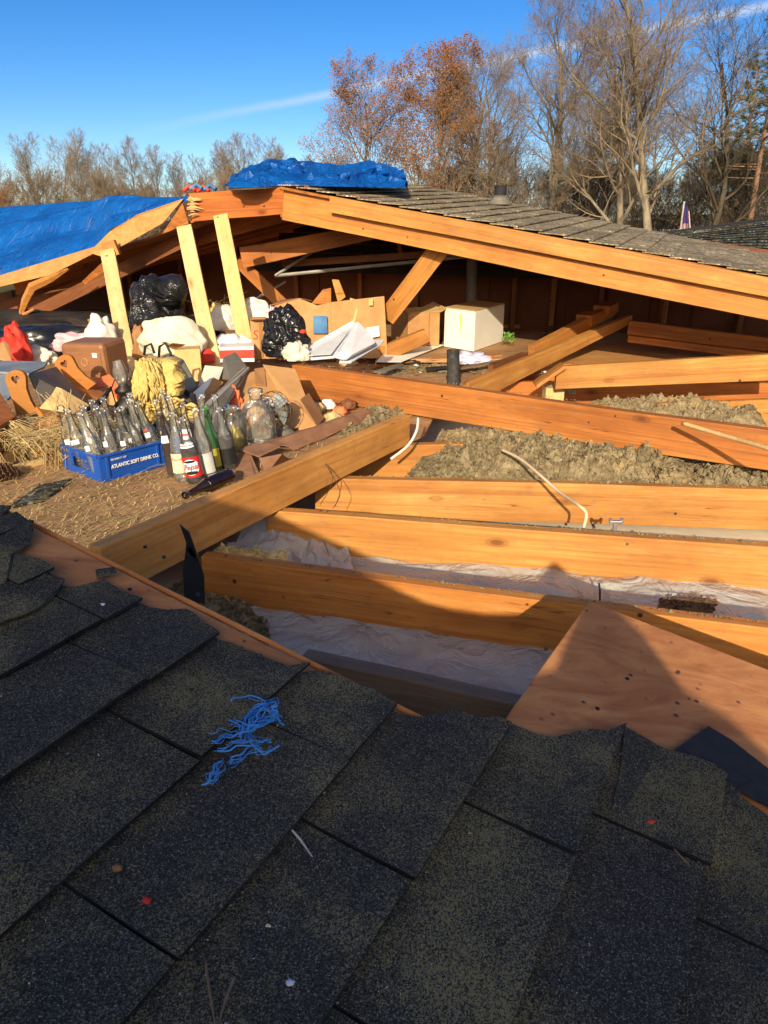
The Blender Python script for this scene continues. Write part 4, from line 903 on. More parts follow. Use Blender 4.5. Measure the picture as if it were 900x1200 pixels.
# wooden magazine rack with heart cut-outs
def rack():
    t=tag(thing('magazine_rack',ony(60,480,3.1)),'orange wooden rack tipped over, hearts cut out of its side panels','rack')
    def side(px,py,y,sc_,rot,nm):
        # outline in photo pixels relative, heart hole built with bridge
        out=[]; heart=[]
        for i in range(14):
            a=math.pi-math.pi*i/13; out.append((12*math.cos(a),-6-11*math.sin(a)*.9))
        out=[(-12,-6)]+out[1:-1]+[(12,-6),(11,8),(14,22),(20,36),(-4,38),(-7,18)]
        for i in range(20):
            a=2*math.pi*i/20; x=16*math.sin(a)**3; z=13*math.cos(a)-5*math.cos(2*a)-2*math.cos(3*a)-math.cos(4*a); heart.append((x*.3,-5-z*.36))
        ca,sa=math.cos(rot),math.sin(rot)
        b=bmesh.new()
        def T(q,dy): x,z=q; return ony(px+(x*ca-z*sa)*sc_,py+(x*sa+z*ca)*sc_,y+dy)
        edges=[]
        for ring in (out,heart):
            vs=[b.verts.new(T(q,0)) for q in ring]; edges+=[b.edges.new((vs[i],vs[(i+1)%len(vs)])) for i in range(len(vs))]
        bmesh.ops.triangle_fill(b,use_beauty=True,edges=edges,use_dissolve=False)
        me=bpy.data.meshes.new(nm); b.to_mesh(me); b.free(); me.materials.append(MATS['shelf_wood']); o=link(nm,me,None,t); x=o.modifiers.new('s','SOLIDIFY'); x.thickness=.02; x.offset=0
    side(20,449,3.0,1.0,R(-8),'side_panel'); side(79,430,3.45,.95,R(-32),'side_panel')
    cardpanel('panel',[(33,440,3.05),(64,431,3.4),(88,464,3.35),(108,480,3.25),(50,480,3.05)],None,'slate_grey',.01,parent=t)
    cardpanel('rail',[(42,476,2.98),(72,474,3.1),(80,486,3.05),(50,486,2.95)],None,'shelf_wood',.02,parent=t)
    cardpanel('rail',[(84,452,3.4),(96,476,3.3),(122,470,3.4),(120,458,3.5)],None,'shelf_wood',.02,parent=t)
rack()
t=tag(thing('torn_cardboard',ony(75,470,2.95)),'torn pale cardboard piece leaning on the grey rack panel','cardboard')
cardpanel('piece',[(46,478,2.92),(55,468,2.95),(60,463,2.98),(66,453,3.02),(72,455,3.02),(104,474,3.0),(84,484,2.9)],None,'cardboard_pale',parent=t)
# blue grey planks at far left
t=tag(thing('painted_board',ony(20,440,3.5)),'worn blue grey painted boards at the far left','board')
cardpanel('plank',[(-30,424,3.8),(56,426,3.8),(52,432,3.6),(34,440,3.4),(-30,436,3.4)],None,'painted_blue_grey',.01,parent=t)
cardpanel('plank',[(-30,442,3.3),(8,438,3.3),(14,464,3.2),(8,468,3.15),(-30,462,3.1)],None,'painted_blue_grey',.01,parent=t)
cardpanel('board_scrap',[(-30,455,2.95),(0,460,2.95),(18,488,2.85),(-2,500,2.75),(-30,500,2.75)],'dark red brown board end at the left edge','dark_pine',.02,cat='board')
cardpanel('cardboard_piece',[(-8,408,4.0),(4,400,4.0),(10,404,4.0),(14,424,3.9),(6,424,3.9),(-8,418,3.9)],'curved tan cardboard piece at the left edge','cardboard',cat='cardboard')
tag(blob('red_cloth',ony(22,425,4.2),(.07,.06,.13),'cloth_red',2,.4,2,.5,fold=.4),'glossy red cloth bunched at the far left of the pile','cloth')
tag(blob('rag_heap',ony(48,426,4.3),(.09,.07,.06),'cloth_cream',12,.35,2,.5,fold=.3),'pale cream rag heap left of the brown case','cloth')
tag(blob('pink_cloth',ony(92,410,4.5),(.14,.08,.07),'cloth_pink',4,.3,2.5,.4,fold=.35),'pink patterned cloth behind the brown case','cloth')
tag(blob('shaded_clothes',ony(48,412,4.9),(.35,.2,.12),'black_plastic',14,.35,2,.4,fold=.3),'heap of clothes coloured near black for the shade behind the pile','clothes')  # black put into the cloth colour stands in for attic shade
tag(blob('shaded_clothes',ony(110,402,5.2),(.25,.2,.09),'wall_red',15,.35,2,.4,fold=.3),'heap of clothes coloured dark brown for the shade behind the first stud','clothes')  # dark maroon colour likewise stands in for shade
t=tag(thing('orange_folder',ony(115,460,3.5)),'orange red folder sheets under the brown case','folder')
cardpanel('sheet',[(90,452,3.55),(128,438,3.65),(136,446,3.6),(124,452,3.55),(92,460,3.5)],None,'cloth_orange',.008,parent=t); cardpanel('sheet',[(124,446,3.45),(140,446,3.45),(152,470,3.3),(146,478,3.3),(132,462,3.35)],None,'cloth_orange',.004,parent=t); cardpanel('sheet',[(128,460,3.4),(136,456,3.4),(142,476,3.3),(128,474,3.3)],None,'cardboard_pale',.004,parent=t)
mb=MB(); mb.tube([ony(100,482,2.95),ony(112,475,3.05),ony(122,466,3.2),ony(130,454,3.3)],[.012,.014,.012,.006],6); tag(obj('black_tool',mb,'black_rubber'),'thin curved black strip between folder and bottles','strip')
mb=MB(); mb.tube([ony(108,402,4.1),ony(120,401,4.0),ony(132,405,3.95),ony(142,411,3.9)],[.01,.022,.025,.012],6); tag(obj('black_strap',mb,'slate_grey'),'dark grey strap lying across the brown case','strap')
tag(blob('white_sack',ony(121,404,4.5),(.09,.08,.13),'cloth_white',21,.3,2,.3,fold=.25),'pale sack behind the first stud and the brown case','sack')
tag(blob('white_cloth',ony(138,443,3.9),(.06,.05,.11),'cloth_white',22,.35,2,.3,fold=.25),'white cloth hanging between the case and the oil lamp','cloth')
board('broken_stick',ony(102,374,4.9),ony(116,402,4.7),.03,.02,'old_pine',None,seed=5,up=V((-1,0,0)),label='thin orange stick standing behind the first stud',cat='stick')
tag(blob('shade_heap',ony(20,402,5.9),(.9,.35,.16),'board_black',61,.3,2,.4,fold=.3,res=5),'near black heap added to darken the low left end of the attic','shade heap')  # added near-black heap, standing in for deep shade under the left roof
tag(blob('shade_heap',ony(165,400,5.8),(.6,.3,.14),'board_black',62,.3,2,.4,fold=.3,res=5),'near black heap added to darken the space behind the black bin bag','shade heap')  # second added heap, its black colour also replaces shade
# black bin bag
tag(blob('bin_bag',ony(186,402,4.75)+V((0,0,-.03)),(.17,.15,.27),'bin_bag',31,.22,1.7,.5,fold=.22,res=5,rot=.5),'large shiny black bin bag behind the first two studs','bin bag')
mb=MB(); mb.tube([ony(196,345,4.75),ony(210,330,4.7),ony(208,322,4.7)],[.12,.07,.02],12); tag(obj('bag_knot',mb,'bin_bag',bpy.data.objects['bin_bag'],smooth=True))
bpy.data.objects['bag_knot'].pop('label',None)
tag(blob('cream_sack',ony(203,415,4.3),(.18,.13,.15),'cloth_cream',32,.15,1.8,.45,fold=.16,res=5),'plump cream sheet bundle under the black bin bag','sack')
tag(blob('brown_bag',ony(168,418,4.4),(.05,.05,.13),'cardboard_dark',33,.3,2,.4,fold=.3),'crumpled brown paper bag beside the first stud','bag')
# grey carrier bag with handles
t=tag(thing('carrier_bag',ony(208,455,3.4)),'grey green shopping bag with black loop handles','bag')
cardpanel('body',[(186,420,3.5),(196,412,3.6),(216,420,3.6),(233,452,3.45),(214,458,3.35),(198,452,3.3)],None,'bag_grey',.05,parent=t,bev=.012)
for pts in ([(169,416),(170,406),(177,403),(181,414)],[(186,420),(187,406),(194,402),(200,414),(201,428)]):
    mb=MB(); mb.tube([ony(x,y,3.45) for x,y in pts],.0065,8); obj('handle',mb,'black_rubber',t,smooth=True)
mb=MB(); mb.tube([ony(197,446,3.2),ony(214,458,3.15),ony(226,464,3.1),ony(231,480,3.0)],[.006,.011,.014,.008],6); tag(obj('black_strip',mb,'black_rubber'),'black curved strip in front of the grey carrier bag','strip')
cardpanel('grey_board',[(216,462,3.12),(226,466,3.12),(232,492,2.95),(218,492,2.95)],'dark grey board end between bust and bottles','slate_grey',.01,cat='board')
# small tan boxes
def boxat(name,pf,w_,d_,h_,yaw,mat,lab,cat='box',flaps=True,parent=None,tilt=0,open_=False):
    M=Matrix.Translation(V(pf))@Matrix.Rotation(yaw,4,'Z')@Matrix.Rotation(tilt,4,'Y')
    t=thing(name); t.matrix_basis=M; tag(t,lab,cat)
    mb=MB(); th=.004
    if open_:
        mb.box((w_/2,th/2,h_/2),(w_,th,h_)); mb.box((w_/2,d_-th/2,h_/2),(w_,th,h_)); mb.box((th/2,d_/2,h_/2),(th,d_-2*th,h_)); mb.box((w_-th/2,d_/2,h_/2),(th,d_-2*th,h_)); mb.box((w_/2,d_/2,.003),(w_-.01,d_-.01,.004))
    else: mb.box((w_/2,d_/2,h_/2),(w_,d_,h_))
    obj('body',mb,mat,t,M,bevel=.0025)
    return t,M
def flapm(t,M,pts,mat,th=.004,nm='flap'):
    mb=MB(); P_=[M@V(p) for p in pts]; nn=(P_[1]-P_[0]).cross(P_[2]-P_[0]).normalized()*th; mb.prism(P_,nn); return obj(nm,mb,mat,t)
t,M=boxat('cardboard_box',ony(208,448,3.95),.13,.12,.17,R(12),'cardboard_pale','small pale cardboard box behind the grey carrier bag'); flapm(t,M,[(0,0,.172),(-.06,.0,.21),(-.05,.1,.2),(0,.11,.172)],'cardboard_pale'); flapm(t,M,[(0,.0,.175),(.06,-.02,.20),(.0,-.09,.22),(-.04,-.03,.2)],'cardboard')
t,M=boxat('cardboard_box',ony(186,440,4.1),.13,.1,.1,R(-5),'cardboard','low tan box between the bag handles')
t,M=boxat('cooler_box',ony(258,425,4.2),.19,.14,.085,R(8),'plastic_white','white box with a wide red band behind the second stud')
mb=MB(); mb.box((.095,-.002,.045),(.188,.004,.045)); obj('red_band',mb,'cloth_red',t,M)
tag(blob('red_tin',ony(242,424,4.3),(.05,.04,.06),'cloth_red',41,.1,2,.3),'red tin behind the second stud','tin')
tag(blob('white_sack',ony(265,385,4.85),(.105,.09,.10),'cloth_white',42,.16,1.8,.5,fold=.14,res=5),'round white sack just left of the third stud','sack')
tag(blob('white_sack',ony(300,383,4.85),(.12,.1,.115),'cloth_white',43,.18,1.8,.5,fold=.14,res=5),'white sack right of the third stud with straw on it','sack')
tag(blob('plastic_bag',ony(270,409,4.5),(.13,.1,.055),'plastic_bagw',44,.3,2.4,.5,fold=.3,res=5),'bluish white plastic bag lying on the red banded box','bag')
tag(blob('straw_basket',ony(254,378,5.1),(.07,.07,.08),'straw_gold',45,.4,2.4,.4,fold=.3,res=4,fine=.3),'golden straw basket in the shade between the studs','basket')
mb=MB(); r=random.Random(3)
for k in range(26):
    p=ony(r.uniform(236,300),r.uniform(362,372),5.1); mb.tube([p,p+V((r.uniform(-.08,.08),0,.05)),p+V((r.uniform(-.14,.14),0,r.uniform(.02,.12)))],.002,3)
tag(obj('straw_wisps',mb,'straw_fibre'),'thin straw wisps sticking up behind the white sacks','straw',kind='stuff')
t,M=boxat('cardboard_box',ony(296,421,4.35),.135,.14,.22,R(10),'cardboard','cardboard box with a handwritten S on its face')
me=text_mesh('S mi',.075,'red_ink',.15,-.001); 
for v_ in me.vertices: v_.co=V((v_.co.x+.07,-.002-v_.co.z,v_.co.y+.135))
link('lettering',me,M,t); flapm(t,M,[(0,0,.222),(.135,0,.222),(.15,-.05,.235),(.01,-.06,.235)],'cardboard')
mb=MB(); mb.box((.055,-.003,.11),(.02,.003,.2)); obj('tape',mb,'cardboard_dark',t,M)
tag(blob('crumpled_paper',ony(322,392,4.4),(.045,.05,.1),'cloth_pink',46,.4,3,.4,fold=.4,res=4),'crumpled pinkish paper beside the marked box','paper')
tag(blob('bin_bag',ony(336,416,4.1),(.115,.1,.17),'bin_bag',47,.25,2,.45,fold=.35,res=5),'open black plastic bag in front of the big carton','bin bag')
tag(blob('white_cloth',ony(348,421,3.95),(.07,.05,.06),'cloth_cream',48,.35,2.4,.4,fold=.3,res=4),'off white cloth spilling out of the black bag','cloth')
tag(blob('red_cap',ony(355,390,3.98),(.018,.018,.014),'cloth_red',50,.2,2,.3,res=3),'tiny red cap resting on the black bag','cap')  # small red cap on the black bag
# big carton
t=tag(thing('carton',ony(385,410,4.95)),'wide brown carton with a blue square and white labels','box')
cardpanel('panel',[(322,356,4.95),(352,350,5.0),(372,358,5.0),(388,354,5.02),(388,420,4.95),(322,420,4.9)],None,parent=t); cardpanel('panel',[(388,354,5.02),(450,347,4.85),(454,420,4.8),(388,420,4.95)],None,parent=t); cardpanel('flap',[(318,358,4.93),(352,350,5.0),(366,353,5.1),(330,352,5.2)],None,'cardboard_dark',parent=t)
cardpanel('flap',[(410,349,5.0),(420,352,4.93),(424,388,4.9),(412,380,4.92)],None,'cardboard_pale',.004,parent=t)
cardpanel('label',[(328,362,4.92),(346,362,4.93),(347,380,4.92),(329,380,4.9)],None,'paper',.002,parent=t); cardpanel('label',[(367,370,4.955),(383,370,4.965),(384,391,4.95),(367,391,4.94)],None,'cloth_blue',.002,parent=t)
cardpanel('label',[(429,384,4.84),(444,382,4.81),(445,394,4.80),(430,397,4.83)],None,'paper',.002,parent=t); cardpanel('label',[(432,350,4.86),(437,350,4.85),(437,358,4.85),(432,358,4.86)],None,'cardboard_pale',.002,parent=t)
# white tote and lid
def tote():
    t=tag(thing('storage_tub',ony(385,415,4.2)),'white plastic storage tub tipped on its side with its lid','tub')
    A=[(345,422,3.95),(352,410,4.05),(412,376,4.35),(421,380,4.35),(406,404,4.1),(392,418,3.95)]
    cardpanel('lid',A,None,'plastic_white',.012,parent=t,bev=.004)
    cardpanel('panel',[(356,417,3.93),(406,383,4.28),(412,384,4.28),(388,415,3.93)],None,'lid_clear',.004,parent=t,bev=.004)
    cardpanel('body',[(412,382,4.32),(424,396,4.3),(434,408,4.2),(404,424,3.95),(390,420,3.93)],None,'plastic_bagw',.05,parent=t,bev=.012)
    cardpanel('rim',[(400,416,4.02),(440,398,4.35),(451,398,4.4),(446,404,4.3),(412,424,3.97),(398,424,3.95)],None,'plastic_white',.014,parent=t,bev=.004)
tote()
# two boxes at the rear
mb=MB(); mb.prism([onz(440,425,.03),onz(610,425,.03),onz(640,392,.03),onz(560,388,.03),onz(452,392,.03)],(0,0,.025)); tag(obj('plywood_sheet',mb,'deck_plywood',bevel=.002),'dusty plywood sheet the white box and tan box stand on','plywood')
t,M=boxat('cardboard_box',onz(478,411,.058),.235,.3,.245,R(22),'cardboard','tan cardboard box with loose top flaps next to the white one'); flapm(t,M,[(0,0,.247),(.24,.0,.247),(.26,.1,.27),(.0,.12,.265)],'cardboard_pale'); flapm(t,M,[(.24,0,.247),(.24,.3,.247),(.32,.28,.285),(.31,.05,.265)],'cardboard_pale')
mb=MB(); mb.box((.155,-.003,.13),(.006,.003,.22)); obj('tape',mb,'cardboard_dark',t,M)
p=onz(521,404,.058)
M=Matrix.Translation(p)@Matrix.Rotation(R(-6),4,'Z'); t=thing('white_box'); t.matrix_basis=M; tag(t,'large white box with a torn yellow strip standing on the attic floor','box')
a0=onz(520,406,.058); a1=onz(537+18,412,.058); a2=onz(589,400,.058); a3=a0+(a2-a1); hgt=.262
mb=MB(); mb.prism([a0,a1,a2,a3],(0,0,hgt)); obj('body',mb,'white_card',t,bevel=.003)
mb=MB(); mb.prism([a0+V((0,0,hgt+.003)),a1+V((0,0,hgt+.003)),a2+V((0,0,hgt+.003)),a3+V((0,0,hgt+.003))],(0,0,.004)); obj('lid',mb,'cardboard_pale',t)
s0=a0.lerp(a1,.55)+V((0,-.006,0)); mb=MB(); mb.prism([s0+V((-.012,0,.23)),s0+V((.02,0,.235)),s0+V((.028,0,.12)),s0+V((.012,-.004,.06)),s0+V((0,0,.12))],(0,.004,0)); obj('torn_strip',mb,'yellow_ink',t)
s0=a0.lerp(a1,.05)+V((0,-.006,0)); mb=MB(); mb.prism([s0+V((0,0,.2)),s0+V((.12,.0,.245)),s0+V((.13,0,.262)),s0+V((0,0,.262))],(0,.004,0)); obj('lid_edge',mb,'cream_ink',t)
# vent pipes
def pipe(name,bot,top,r,mat,lab):
    mb=MB(); mb.tube([bot,bot.lerp(top,.6)],r,20); b=bot.lerp(top,.55); mb.tube([b,b.lerp(top,.1)],r*1.12,20); mb.tube([b,top],r*.98,20,False); mb.tube([top,top.lerp(bot,.3)],r*.85,20,False); tag(obj(name,mb,mat),lab,'pipe')
b=ony(531,410,4.25); pipe('vent_pipe',V((b.x+.015,b.y,-.15)),b,.037,'pipe_black','short black vent pipe standing behind the long fallen rafter')
b=ony(553,292,5.9); pipe('vent_pipe',V((b.x+.03,b.y,0)),b,.04,'slate_grey','tall grey vent pipe rising behind the white box')
tag(blob('plastic_bag',ony(552,424,4.9),(.12,.08,.05),'purple_bag',51,.3,2.5,.3,fold=.35,res=4),'crumpled lilac white plastic bag behind the black pipe','bag')
# leafy sprig
mb=MB(); r=random.Random(2)
for k in range(40):
    p=ony(r.uniform(590,601),r.uniform(391,398),5.3)+V((0,r.uniform(-.04,.04),0)); d=V((r.gauss(0,1),r.gauss(0,1),r.gauss(0,1)+.6)).normalized()*.026; s_=d.cross(V((0,1,.3))).normalized()*.009; mb.add([p,p+d*.5+s_,p+d,p+d*.5-s_],[(0,1,2,3)])
tag(obj('leafy_sprig',mb,'leaf_green'),'green leafy sprig lying right of the white box','leaves',kind=None)
# slats and scraps on the middle floor
sc_=[((430,418),(500,404),'new_pine',.02),((437,430),(520,418),'old_pine',.015),((470,424),(560,408),'new_pine',.012),((500,432),(560,428),'board_black',.02),((450,404),(540,398),'board_black',.014),((505,421),(590,416),'old_pine',.015),((445,436),(475,426),'slate_grey',.02),((540,432),(600,421),'grey_wood',.015),((600,388),(668,383),'dark_pine',.02),((610,385),(690,381),'red_pine',.02)]
words=['short pale','orange','long thin pale','black','black painted','narrow orange','grey','weathered grey','dark brown','reddish']
for i,((x0,y0),(x1,y1),m_,h_) in enumerate(sc_):
    board('scrap_board',onz(x0,y0,.02+h_+.004*i),onz(x1,y1,.03+h_+.004*i),h_*.6,.05,m_,None,seed=150+i,nseg=5,chip=.02,label=words[i]+' slat lying on the middle attic floor '+('behind the truss chord' if i>7 else 'behind the long fallen rafter'),cat='slat',group='slats on the middle floor')
cardpanel('white_sheet',[(440,424,4.6),(452,412,4.9),(500,402,5.3),(520,404,5.3),(470,424,4.7)],'thin white sheet leaning beside the orange offcut','paper',.004,cat='sheet')
for i,(x,y,m_) in enumerate(((455,436,'slate_grey'),(485,428,'board_black'),(410,428,'straw_fibre'),(520,436,'slate_grey'),(640,402,'cardboard'))):
    tag(blob('rubble_lump',onz(x,y,.014),(.05,.03,.025),m_,60+i,.4,3,.3,fold=.4,res=3),['grey','black','straw coloured','slate grey','tan'][i]+' lump of rubble on the middle attic floor','rubble','rubble on the middle floor')
for i,(x,y,m_,l_) in enumerate(((385,478,'paper','white chip'),(398,486,'cloth_orange','orange red tin'),(372,482,'cardboard_pale','pale carton scrap'),(408,478,'dark_pine','dark wood bit'),(390,494,'straw_fibre','straw lump'))):
    tag(blob('scrap',onz(x,y,.03),(.035,.03,.03),m_,70+i,.4,2,.4,fold=.3,res=3),l_+' in the gap under the long rafter by the fan','scrap','scraps under the long rafter')
def litter():
    r=random.Random(44); mb=MB()
    for k in range(700):
        px=r.uniform(20,640); py=r.uniform(405,520) if px<330 else r.uniform(404,440)
        p=onz(px,py,.02); s_=r.uniform(.006,.028); mb.m=r.choice((0,0,1,2,3,4)); a=r.random()*6; h=V((0,0,r.uniform(.0,.012)))
        q=[p+V((math.cos(a+t)*s_*r.uniform(.5,1.1),math.sin(a+t)*s_*r.uniform(.4,1),r.uniform(0,.012))) for t in(0,1.5,3.1,4.6)]; mb.add(q,[(0,1,2),(0,2,3)])
    tag(obj('litter',mb,['straw_fibre','cardboard','slate_grey','old_pine','paper']),'small scraps of wood, card and paper littering the attic floor','litter',kind='stuff')
litter()
# left pile: straw bundle, slats, pine cone, grey slab
def strawbundle():
    r=random.Random(12); mb=MB(); c=onz(12,532,.03)
    for k in range(1300):
        px=r.uniform(-30,80); top=(px,r.uniform(487,505)); a=onz(px,r.uniform(505,530),r.uniform(.02,.09)); l=r.uniform(.08,.3); th=r.gauss(.15,.9); d=V((math.cos(th),math.sin(th)*.6,r.uniform(-.25,.35))); pts=[a+d*l*t_+V((0,0,.05*math.sin(t_*3.1))) for t_ in(0,.33,.66,1)]; mb.tube(pts,r.uniform(.0007,.0014),3,False)
    for k in range(260):
        a=ony(10+r.uniform(-3,3),496+r.uniform(-3,3),2.85); th=r.uniform(2.9,6.5); d=V((math.cos(th)*.8,-.3,math.sin(th)))*r.uniform(.05,.17); mb.tube([a,a+d*.5+V((0,-.03,.01)),a+d+V((0,-.02,-.02))],r.uniform(.0007,.0014),3,False)
    for k in range(16):
        a=onz(60+r.uniform(-12,20),550+r.uniform(-8,3),.02); pts=[a,a+V((.01,.02,.10)),a+V((.05+r.uniform(-.02,.04),.05,.2)),a+V((.02+r.uniform(-.05,.08),.08,.27))]; mb.tube(pts,.0012,3,False)
    tag(obj('straw_bundle',mb,'straw_fibre'),'tangled sheaf of dry straw left of the blue crate','straw',kind='stuff')
strawbundle()
tag(blob('rust_cloth',onz(62,528,.02),(.1,.07,.09),'roof_plywood',80,.3,2.4,.4,fold=.3),'rust coloured rag under the straw behind the crate','rag')
board('scrap_board',onz(7,532,.07),onz(58,508,.08),.035,.03,'new_pine',None,seed=161,chip=.01,label='pale wooden slat with a darker underside left of the crate',cat='slat')
board('scrap_board',onz(12,548,.03),onz(54,538,.03),.02,.03,'new_pine',None,seed=162,label='lower pale slat lying beside the pine cone',cat='slat')
board('scrap_board',onz(-40,545,.10),onz(8,500,.14),.06,.02,'dark_pine',None,seed=163,label='dark red slat behind the pine cone',cat='slat')
def cone():
    p=onz(6,556,.03); mb=MB(); r=random.Random(7)
    for k in range(90):
        t_=k/90; a=k*2.4; rad=.036*math.sin(math.pi*(.12+.8*t_)); c=p+V((.05*(t_-.5)*2,0,0))+V((0,math.cos(a)*rad,math.sin(a)*rad)); o_=V((-.3,math.cos(a),math.sin(a))).normalized(); s_=o_.cross(V((1,0,0))).normalized()*.008; mb.add([c-o_*.012-s_,c-o_*.012+s_,c+o_*.008+s_*.8+V((.004,0,0)),c+o_*.008-s_*.8+V((.004,0,0)),c+o_*.002+V((-.006,0,0))],[(0,1,2,3),(0,3,4),(1,4,2)])
    mb.tube([p+V((-.05,0,0)),p,p+V((.05,0,0))],[.008,.022,.006],8); tag(obj('pine_cone',mb,'pinecone_brown'),'brown pine cone at the left edge of the deck','pine cone')
cone()
mb=MB(); mb.prism([onz(10,596,.02),onz(46,570,.02),onz(84,562,.022),onz(72,572,.02),onz(50,588,.018)],(0,0,.006)); tag(obj('shingle_piece',mb,'shingle_wing',bevel=.001),'grey shingle piece lying on the straw covered deck','shingle piece')
# black torn strip standing by the joist end
def blade():
    t=tag(thing('black_strip',onz(230,700,-.1)),'torn black rubber strip standing in the hole by the joist end','strip')
    for pts in ([(216,705),(214,672),(217,648),(222,640),(233,655),(239,676),(240,708)],[(217,648),(218,636),(210,614),(216,620),(226,640),(230,654)],[(224,652),(222,634),(212,616),(222,624),(232,652)]):
        cardpanel('strip',[(x,y,1.72) for x,y in pts],None,'black_plastic',.006,parent=t,bev=.001)
blade()
# cables, clip
def cable(pts,r,mat,lab,nm='cable'):
    P_=[]; n=len(pts)
    for i in range(n-1):
        p0,p1,p2,p3=[pts[max(0,min(n-1,i+k))] for k in(-1,0,1,2)]
        for j in range(8):
            t=j/8; P_.append(.5*((2*p1)+(p2-p0)*t+(2*p0-5*p1+4*p2-p3)*t*t+(3*p1-p0-3*p2+p3)*t**3))
    P_.append(pts[-1]); mb=MB(); mb.tube(P_,r,8); return tag(obj(nm,mb,mat,smooth=True),lab,nm)
cable([onz(588,527,.10),onz(610,538,.10),onz(632,556,.09),onz(655,576,.07),ony(678,592,2.14),ony(687,602,2.12),ony(684,618,2.12)],.005,'cable_tan','tan electrical cable curling down over the joist')
cable([ony(490,490,3.0),ony(488,505,2.95),ony(478,522,2.9),ony(458,538,2.85)],.0055,'cable_white','cream cable looping from the end of the diagonal beam')
cable([onz(800,496,.19),onz(850,511,.19),onz(905,527,.20),onz(960,545,.2)],.008,'new_pine','pale stick lying on the long rafter at the right edge','stick')
cable([ony(375,592,2.4),ony(390,560,2.5),ony(372,530,2.55)],.0012,'fan_wire','hair thin wire hanging over the diagonal beam','wire')
cable([ony(390,596,2.4),ony(398,575,2.45),ony(376,535,2.55)],.0012,'fan_wire','second hair thin wire crossing the diagonal beam','wire')
cable([ony(702,684,1.9),ony(703,692,1.9),ony(703,705,1.85)],.003,'black_rubber','short black wire hanging under the middle joist','wire')
def clip():
    p=ony(721,615,2.16); t=tag(thing('cable_clamp',p),'small galvanised metal cable clamp on the joist','clamp')
    mb=MB(); mb.box(p+V((0,.0,-.005)),(.012,.01,.03)); mb.box(p+V((0,-.004,.012)),(.04,.012,.008)); obj('bracket',mb,'galv',t,bevel=.002)
    for s_ in(-.017,.017): mb=MB(); mb.lathe([(0,.012),(.006,.012),(.006,0),(.004,0),(.004,-.008)],10,Matrix.Translation(p+V((s_,-.004,.01)))); obj('screw',mb,'galv',t)
clip()
# blue twine on shingles, twigs, bits
def twine():
    r=random.Random(21); mb=MB()
    keys=[[(330,845),(318,832),(325,822),(308,822),(300,838),(290,860),(305,880),(322,872)],[(250,868),(262,860),(285,858),(302,850),(312,832)],[(255,880),(275,870),(300,868),(318,868)],[(270,845),(282,850),(300,852),(328,842)],[(272,822),(292,820),(312,824),(300,834),(286,850),(284,866)],[(268,893),(285,886),(305,876)],[(285,850),(298,836),(310,828),(320,836),(306,846),(296,856)],[(244,918),(252,905),(262,893)]]
    for k in keys:
        for rep in range(7):
            ox,oy=r.gauss(0,2),r.gauss(0,1.8); n=len(k); P_=[]; i0=r.randint(0,max(0,n-3)); i1=min(n,i0+r.randint(2,n)); kk=k[i0:max(i0+2,i1)] if rep else k; n=len(kk); ph=r.uniform(0,6)
            pts=[(x+ox+r.gauss(0,2.5),y+oy+r.gauss(0,2.2)) for x,y in kk]
            for i in range(n-1):
                p0,p1,p2,p3=[V((*pts[max(0,min(n-1,i+q))],0)) for q in(-1,0,1,2)]
                for j in range(8):
                    t=j/8; w_=.5*((2*p1)+(p2-p0)*t+(2*p0-5*p1+4*p2-p3)*t*t+(3*p1-p0-3*p2+p3)*t**3); P_.append(onroof(w_.x+1.8*math.sin(ph+(i*8+j)*.9),w_.y+1.5*math.cos(ph+(i*8+j)*.7),.022+.012*abs(math.sin(ph+(i+t)*1.3))))
            mb.tube(P_,.0012 if rep==0 else .00055,4)
    tag(obj('twine',mb,'rope_blue',smooth=True),'frayed tangle of bright blue twine on the shingles','twine')
twine()
for i,(pts,lab,m_) in enumerate((([(338,968),(352,984),(366,1004)],'thin bluish twig on the middle of the near roof','grey_ink'),([(241,1130),(246,1165),(252,1200)],'dry stem at the bottom of the near roof','grey_wood'),([(274,1146),(264,1172),(256,1200)],'forked dry stem beside the other at the bottom','grey_wood'),([(790,995),(802,1008),(815,1022)],'small dry twig by the loose shingle tab','grey_wood'))):
    mb=MB(); mb.tube([onroof(x,y,.014) for x,y in pts],[.0012,.0014,.0007],6); tag(obj('twig',mb,m_),lab,'twig')
for i,(x,y,m_,lab,nm) in enumerate(((138,1018,'cardboard_dark','small brown leaf lying on the near shingles','leaf'),(172,1056,'cloth_red','tiny red scrap on the near shingles','scrap'),(762,964,'cloth_red','tiny red bit beside the loose tab','scrap'),(340,1152,'plastic_white','small white flake near the bottom of the roof','flake'),(120,710,'plastic_bagw','pale blue crumb on the torn shingle edge','crumb'),(695,880,'plastic_bagw','small pale flake on the shingles under the plywood','flake'))):
    tag(blob(nm,onroof(x,y,.010),(.005,.004,.003),m_,90+i,.5,2,.3,fold=.4,res=2),lab,nm)
# nails on plywood
mb=MB()
for k,(x,y) in enumerate(((640,760),(735,795),(700,830),(152,690),(170,640),(192,652),(232,696),(206,690))):
    mb.lathe([(0,.0008),(.0035,.0005),(.0035,-.003)],10,Matrix.Translation(onroof(x,y,-.001)))
obj('nail_heads',mb,'black_rubber',nr)
